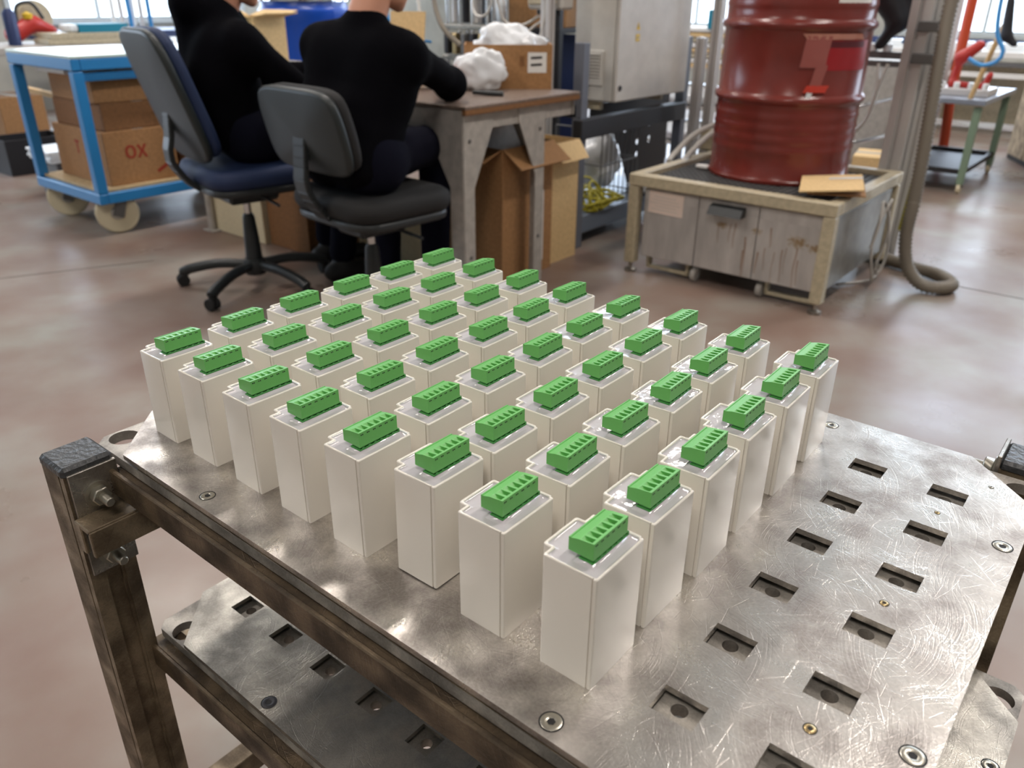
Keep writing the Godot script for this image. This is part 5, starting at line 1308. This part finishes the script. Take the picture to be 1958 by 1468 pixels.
func left_background() -> void:
	# grey bench with odds and ends behind the cart
	var t := thing("side_bench", "grey side bench behind the blue cart", "bench")
	part(t, "top", box(mb(), Vector3(-6.5, 0.72, -3.2), Vector3(0.7, 0.05, 2.5), 0.004), M.bench_grey)
	for x in [-6.8, -6.2]: for z in [-2.02, -4.38]: part(t, "leg", box(mb(), Vector3(x, 0.35, z), Vector3(0.06, 0.7, 0.06), 0.003), plain("brown_grey", c8(86, 78, 74), 0.6) if not M.has("brown_grey") else M.brown_grey)
	part(t, "lower_shelf", box(mb(), Vector3(-6.5, 0.12, -3.2), Vector3(0.62, 0.03, 2.3), 0.003), M.bench_grey)
	carton("shelf_carton", "brown carton with white label on the side bench's lower shelf", Vector3(-6.42, 0.135, -2.3), 0.1, Vector3(0.4, 0.3, 0.3), M.cardboard)
	one("red_canister", lathe(mb(), [Vector2(0, 0), Vector2(0.09, 0), Vector2(0.1, 0.02), Vector2(0.1, 0.24), Vector2(0.05, 0.3), Vector2(0.03, 0.33), Vector2(0, 0.33)], 20), M.red, "dark red canister beside the carton on the lower shelf", "canister", Vector3(-6.3, 0.135, -2.68))
	one("white_bucket", lathe(mb(), [Vector2(0, 0), Vector2(0.1, 0), Vector2(0.13, 0.26), Vector2(0.137, 0.262), Vector2(0.137, 0.275), Vector2(0, 0.275)], 24), M.white_plastic, "white bucket on the side bench's lower shelf, right of the canister", "bucket", Vector3(-6.35, 0.135, -3.0))
	one("black_bin", open_box(Vector3(0.3, 0.22, 0.4), 0.01), M.dark_metal, "black bin on the floor before the side bench", "bin", Vector3(-5.95, 0, -2.2))
	var bd := thing("plank_stack", "beige plank on the side bench beneath the teal box", "plank", Vector3(-6.35, 0.745, -2.98))
	for k in 2: part(bd, "plank", box(mb(), Vector3(0, 0.02 + 0.036 * k, 0), Vector3(0.24, 0.035, 0.78 - 0.05 * k), 0.003), M.cream_paint)
	var tb := thing("teal_box", "flat teal box with white end lying on the beige plank", "box", Vector3(-6.35, 0.818, -3.0))
	part(tb, "body", box(mb(), Vector3(0, 0.028, 0), Vector3(0.2, 0.056, 0.36), 0.004), M.teal)
	part(tb, "white_end", box(mb(), Vector3(0.02, 0.03, 0.215), Vector3(0.16, 0.05, 0.07), 0.012), M.white_plastic)
	var cl := thing("red_clamp", "red and yellow hand lamp with round beige disk on the side bench", "hand lamp", Vector3(-6.55, 0.745, -2.62))
	part(cl, "body", nets(mb(), [[Vector3(0, 0.06, 0.12), Vector3(0, 0.13, -0.02), 0.06, 0.05], [Vector3(0, 0.13, -0.02), Vector3(0, 0.08, -0.14), 0.05, 0.04]], 0.02, 0.04), M.red)
	part(cl, "handle", tube(mb(), curve([Vector3(0, 0.14, 0.08), Vector3(0, 0.24, 0.06), Vector3(0, 0.26, -0.04), Vector3(0, 0.16, -0.1)], 0.02), 0.012, 8), M.black_plastic)
	part(cl, "yellow_knob", lathe(mb(), [Vector2(0, 0), Vector2(0.03, 0), Vector2(0.035, 0.03), Vector2(0, 0.05)], 14, Transform3D(Basis(), Vector3(0.02, 0.16, 0.01))), M.yellow)
	part(cl, "disk", cyl(mb(), Vector3(-0.12, 0.16, -0.08), Vector3(-0.07, 0.16, -0.08), 0.12, 28, 0.01), M.cream_paint)
	one("green_bottle", lathe(mb(), [Vector2(0, 0), Vector2(0.07, 0), Vector2(0.075, 0.02), Vector2(0.075, 0.2), Vector2(0.03, 0.27), Vector2(0.03, 0.31), Vector2(0, 0.31)], 20), plain("dark_green", c8(58, 78, 52), 0.35), "dark green bottle at the side bench's left end", "bottle", Vector3(-6.5, 0.745, -2.2))
	one("blue_can", lathe(mb(), [Vector2(0, 0), Vector2(0.04, 0), Vector2(0.042, 0.2), Vector2(0.02, 0.23), Vector2(0, 0.23)], 16), M.navy, "blue spray can beside the dark green bottle", "can", Vector3(-6.35, 0.745, -2.42))
	var br := thing("cable_rack", "pale grey rack of white profiles by the left window", "rack", Vector3(-7.6, 0, -3.75))
	for k in 6: part(br, "profile", cyl(mb(), Vector3(0.06 * (k % 3), 0.02, -0.055 * k), Vector3(0.02 * k, 1.7, -0.055 * k), 0.018, 10), [M.white_plastic, M.aluminium, M.blue_paint][k % 3])
	part(br, "base", box(mb(), Vector3(0.05, 0.012, -0.14), Vector3(0.3, 0.024, 0.5), 0.003), M.machine_grey)
	var nb := thing("navy_bench", "navy blue bench under the left window", "bench", Vector3(-8.3, 0, -4.6))
	part(nb, "top", box(mb(), Vector3(0, 0.72, 0), Vector3(0.7, 0.06, 2.6), 0.004), M.navy)
	for z in [-1.2, 1.2]: part(nb, "leg", box(mb(), Vector3(0.3, 0.345, z), Vector3(0.06, 0.69, 0.06), 0.003), M.navy)
	part(nb, "drawer_unit", box(mb(), Vector3(0, 0.39, 0), Vector3(0.6, 0.6, 0.8), 0.006), M.bench_grey)

# ------------------------------------------------------------------ machines behind the bench
func behind_bench() -> void:
	var d := thing("blue_drum", "large blue plastic drum behind the seated people", "drum", Vector3(-4.9, 0.15, -3.75))
	part(d, "shell", lathe(mb(), [Vector2(0, 0), Vector2(0.27, 0), Vector2(0.29, 0.03), Vector2(0.29, 0.25), Vector2(0.3, 0.28), Vector2(0.29, 0.31), Vector2(0.29, 0.6), Vector2(0.295, 0.76), Vector2(0.31, 0.79), Vector2(0.31, 0.83), Vector2(0.29, 0.85), Vector2(0.285, 0.9), Vector2(0, 0.9)], 40), M.drum_blue)
	part(d, "lid_ring", lathe(mb(), [Vector2(0.29, 0.88), Vector2(0.305, 0.885), Vector2(0.305, 0.91), Vector2(0.26, 0.915), Vector2(0.26, 0.88)], 40), M.chrome)
	part(d, "pallet", box(mb(), Vector3(0, -0.075, 0), Vector3(0.7, 0.15, 0.7), 0.006), M.wood)
	carton("rear_carton", "open pale carton with flaps out, left of the blue drum", Vector3(-4.4, 0.72, -2.98), 0.12, Vector3(0.3, 0.24, 0.24), M.cardboard_pale, true, [1.5, 1.4, 1.3, 1.2])
	var rs := thing("low_table", "grey table carrying the open pale carton behind the people", "table", Vector3(-4.4, 0, -2.98), 0.0)
	part(rs, "top", box(mb(), Vector3(0, 0.705, 0), Vector3(0.4, 0.03, 0.36), 0.003), M.bench_grey)
	for x in [-0.17, 0.17]: for z in [-0.17, 0.17]: part(rs, "leg", box(mb(), Vector3(x, 0.345, z), Vector3(0.03, 0.69, 0.03), 0.002), M.bench_grey)
	var m := thing("assembly_machine", "grey machine of rods and plates behind the bench", "machine", Vector3(-3.05, 0, -3.45))
	part(m, "base", box(mb(), Vector3(0, 0.36, 0), Vector3(0.62, 0.72, 0.3), 0.006), M.machine_grey)
	for y in [0.78, 0.93, 1.1, 1.3]: part(m, "plate", box(mb(), Vector3(0, y, 0), Vector3(0.34, 0.022, 0.22), 0.003), M.stainless)
	for x in [-0.15, -0.06, 0.03, 0.13]: for z in [-0.08, 0.08]: part(m, "rod", cyl(mb(), Vector3(x, 0.72, z), Vector3(x, 1.35, z), 0.009, 10), M.chrome)
	for k in 5: part(m, "valve", box(mb(), Vector3(-0.12 + 0.06 * k, 0.85, 0.1), Vector3(0.03, 0.1, 0.06), 0.004), [M.dark_metal, M.brass_zinc, M.machine_grey][k % 3])
	for k in 4: part(m, "cylinder", cyl(mb(), Vector3(-0.11 + 0.075 * k, 0.95, 0.06), Vector3(-0.11 + 0.075 * k, 1.09, 0.06), 0.02, 12, 0.003), [M.aluminium, M.dark_metal][k % 2])
	var hs := [[Vector3(-3.28, 1.25, -3.2), Vector3(-3.19, 1.05, -3.15), Vector3(-3.13, 0.9, -3.1), Vector3(-3.14, 0.8, -3.05), Vector3(-3.2, 0.755, -2.98)], [Vector3(-3.1, 1.3, -3.15), Vector3(-3.03, 1.05, -3.1), Vector3(-2.95, 0.93, -3.08), Vector3(-2.86, 0.86, -3.1)], [Vector3(-3.32, 1.2, -3.0), Vector3(-3.24, 1.0, -2.98), Vector3(-3.2, 0.9, -3.0), Vector3(-3.16, 0.86, -3.2)]]
	for k in 3: one("machine_hose", tube(mb(), curve(hs[k], 0.02), [0.009, 0.013, 0.007][k], 8), [M.hose_clear, M.hose_grey, M.blue_paint][k], ["clear hose curving down in front of the machine behind the bench", "grey hose running down to the right before the machine", "thin blue hose left of the machine behind the bench"][k], "hose")
	var rk := thing("rear_rack", "dark rack behind the bench carrying cartons and white bottles", "rack", Vector3(-2.93, 0, -3.78))
	part(rk, "shelf_board", box(mb(), Vector3(0, 0.915, 0), Vector3(0.55, 0.025, 0.3), 0.003), M.dark_metal)
	for x in [-0.255, 0.255]: for z in [-0.13, 0.13]: part(rk, "upright", box(mb(), Vector3(x, 0.62, z), Vector3(0.035, 1.24, 0.035), 0.002), M.dark_metal)
	part(rk, "back_panel", box(mb(), Vector3(0, 0.6, -0.14), Vector3(0.47, 0.58, 0.01)), M.navy)
	for k in 2:
		var b := thing("white_bottle", ["white bottle left of the brown carton on the rear rack", "white bottle with black cap at the rear rack's left edge"][k], "bottle", Vector3(-3.09 - 0.06 * k, 0.9275, -3.69 - 0.03 * k))
		part(b, "body", lathe(mb(), [Vector2(0, 0), Vector2(0.028, 0), Vector2(0.03, 0.01), Vector2(0.03, 0.11), Vector2(0.014, 0.135), Vector2(0.014, 0.15), Vector2(0, 0.15)], 16), M.white_plastic)
		part(b, "cap", cyl(mb(), Vector3(0, 0.145, 0), Vector3(0, 0.175, 0), 0.017, 12, 0.002), M.black_plastic if k == 1 else M.white_plastic)
	# slim uprights and shelves seen left of the drum
	for k in 2:
		var u := thing("aluminium_upright", ["slim aluminium upright just left of the red drum, nearer the drum", "slim aluminium upright left of the red drum, nearer the switch cabinet"][k], "upright", Vector3(-1.93 + 0.0 - 0.062 * k, 0, -3.95 + 0.03 * k))
		part(u, "profile", profile_bar(mb(), Vector3.ZERO, 0.045, 0.0, 0.9 + 0.6 * (1 - k)), M.aluminium)
		part(u, "base_plate", box(mb(), Vector3(0, 0.005, 0), Vector3(0.06, 0.01, 0.1), 0.001), M.machine_grey)
	var fs := thing("sheet_rack", "rack stacked with pale sheets seen between cabinet and drum", "rack", Vector3(-2.65, 0, -5.2))
	for y in [0.2, 0.43, 0.665]: part(fs, "shelf", box(mb(), Vector3(0, y, 0), Vector3(0.7, 0.02, 0.5), 0.002), M.bench_grey)
	for x in [-0.33, 0.33]: for z in [-0.23, 0.23]: part(fs, "upright", box(mb(), Vector3(x, 0.6, z), Vector3(0.035, 1.2, 0.035), 0.002), M.machine_grey)
	for k in 8: one("pale_sheet", box(mb(), Vector3(-2.66 + 0.008 * (k % 3), 0.684 + 0.03 * k, -5.18), Vector3(0.6, 0.024, 0.42), 0.004), [M.cardboard_pale, M.white_sheet, M.cream_paint][k % 3], "%s pale board of the stack on the sheet rack's upper shelf" % ["lowest", "second", "third", "fourth", "fifth", "sixth", "seventh", "topmost"][k], "board", Vector3.ZERO, 0, "pale boards on the sheet rack")
	one("blue_folder", box(mb(), Vector3(-2.46, 0.955, -5.0), Vector3(0.05, 0.11, 0.12), 0.004), M.teal, "blue folder standing on the stack of pale boards", "folder")
	for k in 2: lumpy("white_sack", ["white sack on the sheet rack's middle shelf", "white sack on the sheet rack's lowest shelf"][k], "sack", Vector3(-2.6, [0.5, 0.27][k], -5.1), 0.2, Vector3(0.25, 0.07, 0.18), 40 + k, 0.12, M.film)

# ------------------------------------------------------------------ right side
func right_background() -> void:
	var c := thing("aluminium_column", "tall slotted aluminium column behind the drum stand's right corner", "column", Vector3(-0.97, 0, -3.83))
	part(c, "profile", profile_bar(mb(), Vector3.ZERO, 0.085, 0, 2.0), M.aluminium)
	part(c, "side_profile", profile_bar(mb(), Vector3(0.068, 0, -0.03), 0.045, 0, 2.0), M.aluminium)
	part(c, "base_plate", box(mb(), Vector3(0.01, 0.006, 0), Vector3(0.16, 0.012, 0.16), 0.002), M.machine_grey)
	for y in [0.86, 0.98]: part(c, "clamp", box(mb(), Vector3(0.05, y, 0.05), Vector3(0.09, 0.04, 0.05), 0.004), M.machine_grey)
	var br := thing("pneumatic_unit", "dark pneumatic unit with chrome rods between drum and column", "machine", Vector3(-1.13, 0, -4.0))
	part(br, "cross_bar", box(mb(), Vector3(0.0, 0.855, 0), Vector3(0.34, 0.028, 0.03), 0.003), M.machine_grey)
	part(br, "cross_bar", box(mb(), Vector3(0.0, 0.82, 0), Vector3(0.34, 0.024, 0.03), 0.003), M.machine_grey)
	part(br, "body", nets(mb(), [[Vector3(-0.06, 1.12, 0.02), Vector3(0.03, 1.0, 0.02), 0.07, 0.05], [Vector3(0.03, 1.0, 0.02), Vector3(-0.03, 0.9, 0.02), 0.03, 0.025], [Vector3(0.06, 1.1, 0), Vector3(0.1, 1.02, 0), 0.05, 0.035]], 0.014, 0.03), M.dark_metal)
	for x in [-0.06, 0.0]: part(br, "white_foot", cyl(mb(), Vector3(x, 0.869, 0.0), Vector3(x, 0.9, 0.0), 0.02, 12, 0.003), M.white_plastic)
	part(br, "stand_post", box(mb(), Vector3(-0.13, 0.42, 0), Vector3(0.04, 0.84, 0.04), 0.003), M.machine_grey)
	part(br, "blue_flag", box(mb(), Vector3(0.09, 0.95, 0.03), Vector3(0.03, 0.1, 0.02), 0.003, Basis(Vector3.BACK, -0.3)), M.hose_blue)
	for k in [[0.66, -0.02], [0.5, 0.0]]: part(br, "chrome_rod", cyl(mb(), Vector3(-0.12, k[0] - 0.04, 0.1), Vector3(0.08, k[0] + 0.02, -0.02 + k[1]), 0.009, 10), M.chrome)
	for k in 2: part(br, "hanging_hose", tube(mb(), curve([Vector3(-0.02 + 0.04 * k, 0.82, 0.02), Vector3(0.0, 0.7, 0.05), Vector3(-0.02, 0.58, 0.06), Vector3(-0.1, 0.48, 0.05)], 0.02), 0.008, 8), M.hose_clear)
	# flexible hose hanging to the floor
	var line := curve([Vector3(-0.80, 1.5, -3.62), Vector3(-0.81, 1.1, -3.55), Vector3(-0.795, 0.85, -3.5), Vector3(-0.775, 0.6, -3.47), Vector3(-0.765, 0.36, -3.46), Vector3(-0.765, 0.22, -3.46), Vector3(-0.735, 0.1, -3.46), Vector3(-0.67, 0.035, -3.46), Vector3(-0.595, 0.03, -3.48), Vector3(-0.575, 0.03, -3.56), Vector3(-0.66, 0.03, -3.66), Vector3(-0.78, 0.03, -3.70), Vector3(-0.95, 0.03, -3.78)], 0.0075)
	var rr := []
	for i in line.size(): rr.append(0.028 if i % 2 else 0.0215)
	one("flexible_hose", tube(mb(), line, rr, 14), M.hose_grey, "grey corrugated flexible hose hanging down and curling on the floor", "hose")
	var yl := curve([Vector3(-0.84, 1.4, -3.7), Vector3(-0.85, 1.0, -3.68), Vector3(-0.83, 0.7, -3.66), Vector3(-0.835, 0.4, -3.68), Vector3(-0.85, 0.18, -3.7)], 0.03)
	one("green_cable", tube(mb(), yl, 0.007, 8), M.cable_yellow, "yellow-green cable running down beside the aluminium column", "cable")
	var lp := []
	for k in 26:
		var a := TAU * k / 13.0
		lp.append(Vector3(-0.835 + 0.01 * sin(k * 1.3), 0.2 + 0.165 * sin(a), -3.32 + 0.075 * cos(a) - 0.004 * k))
	lp.append_array([Vector3(-0.84, 0.1, -3.38), Vector3(-0.85, 0.02, -3.45), Vector3(-0.95, 0.012, -3.3)])
	one("cable_loop", tube(mb(), curve(lp, 0.02), 0.006, 6), M.bench_grey, "loose loops of grey cable hanging at the stand's right side", "cable")
	# small machine table far right
	var t := thing("machine_table", "green-grey steel table with casters at far right", "table", Vector3(-1.22, 0, -6.0))
	part(t, "top", box(mb(), Vector3(0, 0.535, 0), Vector3(0.52, 0.03, 0.95), 0.003), plain("table_blue_grey", c8(142, 150, 164), 0.3, 0.3))
	for x in [-0.22, 0.22]: for z in [-0.42, 0.42]:
		var l := part(t, "leg", box(mb(), Vector3(x, 0.28, z), Vector3(0.04, 0.45, 0.04), 0.003), M.green_frame)
		part(l, "caster", cyl(mb(), Vector3(x - 0.012, 0.03, z), Vector3(x + 0.012, 0.03, z), 0.03, 14, 0.004), M.caster_cream)
		part(l, "caster_fork", box(mb(), Vector3(x, 0.05, z), Vector3(0.035, 0.03, 0.03), 0.003), M.machine_grey)
	for z in [-0.42, 0.42]: part(t, "stretcher", box(mb(), Vector3(0, 0.13, z), Vector3(0.42, 0.03, 0.03), 0.002), M.dark_metal)
	for x in [-0.22, 0.22]: part(t, "stretcher", box(mb(), Vector3(x, 0.13, 0), Vector3(0.03, 0.03, 0.82), 0.002), M.dark_metal)
	part(t, "shelf", box(mb(), Vector3(0, 0.115, 0), Vector3(0.4, 0.012, 0.8)), M.dark_metal)
	var dv := thing("red_device", "red lifting device with white fittings on the machine table", "machine", Vector3(-1.14, 0.55, -5.85))
	part(dv, "base", box(mb(), Vector3(0, 0.02, 0), Vector3(0.3, 0.04, 0.3), 0.004), M.aluminium)
	part(dv, "arm", nets(mb(), [[Vector3(0.1, 0.05, 0.05), Vector3(0.12, 0.12, 0.05), 0.02, 0.02], [Vector3(-0.08, 0.06, 0.06), Vector3(0.1, 0.05, 0.05), 0.022, 0.02], [Vector3(-0.06, 0.21, 0.05), Vector3(0.02, 0.28, 0.02), 0.04, 0.03], [Vector3(-0.08, 0.06, 0.06), Vector3(-0.06, 0.21, 0.05), 0.018, 0.02]], 0.014, 0.02), M.red)
	for k in 4: part(dv, "fitting", cyl(mb(), Vector3(-0.12 + 0.08 * k, 0.04, 0.1), Vector3(-0.12 + 0.08 * k, 0.075, 0.1), 0.018, 12, 0.003), M.white_plastic)
	one("orange_pole", tube(mb(), [Vector3(-1.33, 0.0, -6.62), Vector3(-1.35, 0.1, -6.62), Vector3(-1.385, 0.5, -6.62), Vector3(-1.385, 1.07, -6.62), Vector3(-1.37, 1.6, -6.62)], 0.034, 12), M.orange_red, "orange-red pole standing behind the machine table", "pole")
	one("grey_pole", bar(mb(), Vector3(-1.463, 0.3, -6.66), Vector3(-1.463, 1.8, -6.64), 0.05, 0.035), M.aluminium, "grey metal upright against the orange-red pole", "upright")
	one("blue_air_hose", tube(mb(), curve([Vector3(-1.06, 0.785, -5.3), Vector3(-0.99, 0.753, -5.3), Vector3(-0.92, 0.775, -5.3), Vector3(-0.9, 0.83, -5.3), Vector3(-0.95, 0.92, -5.3), Vector3(-0.97, 1.1, -5.3), Vector3(-0.96, 1.4, -5.3)], 0.02), 0.011, 8), M.hose_blue, "bright blue air hose looping above the machine table", "hose")
	one("wooden_rod", tube(mb(), [Vector3(-1.06, 0.55, -5.6), Vector3(-0.98, 0.95, -5.6)], 0.014, 8), M.wood, "brown wooden rod standing on the machine table", "handle")
	var hl := thing("hose_holder", "dark hanging gun with hoses at far right", "air tool", Vector3(-0.93, 0.9, -5.45))
	part(hl, "body", nets(mb(), [[Vector3(0, 0, 0), Vector3(-0.02, 0.18, 0), 0.03, 0.02], [Vector3(0, 0, 0), Vector3(0.05, -0.04, 0), 0.025, 0.018]], 0.012, 0.02), M.dark_metal)
	part(hl, "cord", tube(mb(), [Vector3(-0.02, 0.17, 0), Vector3(-0.025, 0.9, 0)], 0.008, 8), M.dark_metal)
	# rusty sheet screen closing the view on the right
	var rs := thing("rusty_screen", "pale rust-streaked sheet metal screen at the right edge", "screen", Vector3(-0.75, 0, -6.65), 0.47)
	for k in 4: part(rs, "sheet", box(mb(), Vector3(-0.005 * (k % 2), 0.75, 0.55 - 0.32 * k), Vector3(0.012, 1.42, 0.318), 0.002), M.rusty)
	part(rs, "bottom_rail", box(mb(), Vector3(0.03, 0.03, 0.05), Vector3(0.05, 0.06, 1.3), 0.003), M.dark_metal)
	# far bench along the back wall
	var fb := thing("far_bench", "long white-striped bench under the far right window", "bench", Vector3(-1.9, 0, -8.6))
	part(fb, "top", box(mb(), Vector3(0, 0.66, 0), Vector3(2.4, 0.05, 0.8), 0.004), M.white_sheet)
	for k in 2: part(fb, "drawer_row", box(mb(), Vector3(0, 0.585 - 0.09 * k, 0.36), Vector3(2.3, 0.04, 0.05), 0.003), [M.machine_grey, M.white_sheet][k])
	for x in [-1.1, -0.1, 1.1]: part(fb, "leg", box(mb(), Vector3(x, 0.32, 0.3), Vector3(0.06, 0.64, 0.06), 0.003), M.machine_grey)
	part(fb, "modesty_panel", box(mb(), Vector3(0, 0.3, -0.2), Vector3(2.2, 0.5, 0.02)), M.cream_paint)
	part(fb, "navy_upstand", box(mb(), Vector3(0, 0.715, -0.36), Vector3(2.4, 0.06, 0.03), 0.003), M.navy)
	for k in 3: one("far_box", box(mb(), Vector3(-2.25 + 0.42 * k, 0.685 + 0.03, -8.45), Vector3(0.3, 0.06, 0.2), 0.005), M.white_plastic, ["leftmost of three flat white boxes on the far bench", "middle of three flat white boxes on the far bench", "rightmost of three flat white boxes on the far bench"][k], "box", Vector3.ZERO, 0, "flat white boxes on the far bench")
	carton("far_carton", "pale carton under the far bench beside its leg", Vector3(-2.3, 0, -8.3), 0.1, Vector3(0.4, 0.3, 0.3), M.cardboard_pale)
	# clutter glimpsed between the drum and the column
	carton("side_carton", "pale carton on the floor behind the pneumatic unit", Vector3(-1.35, 0, -5.1), 0.2, Vector3(0.3, 0.26, 0.3), M.cardboard_pale)
	var sb := thing("steel_cupboard", "grey steel cupboard standing behind the red drum", "cupboard", Vector3(-1.95, 0, -6.4))
	part(sb, "body", box(mb(), Vector3(0, 0.35, 0), Vector3(0.9, 0.7, 0.5), 0.006), M.bench_grey)
	for k in 2: part(sb, "door", box(mb(), Vector3(-0.222 + 0.444 * k, 0.35, 0.256), Vector3(0.43, 0.64, 0.014), 0.003), M.bench_grey)
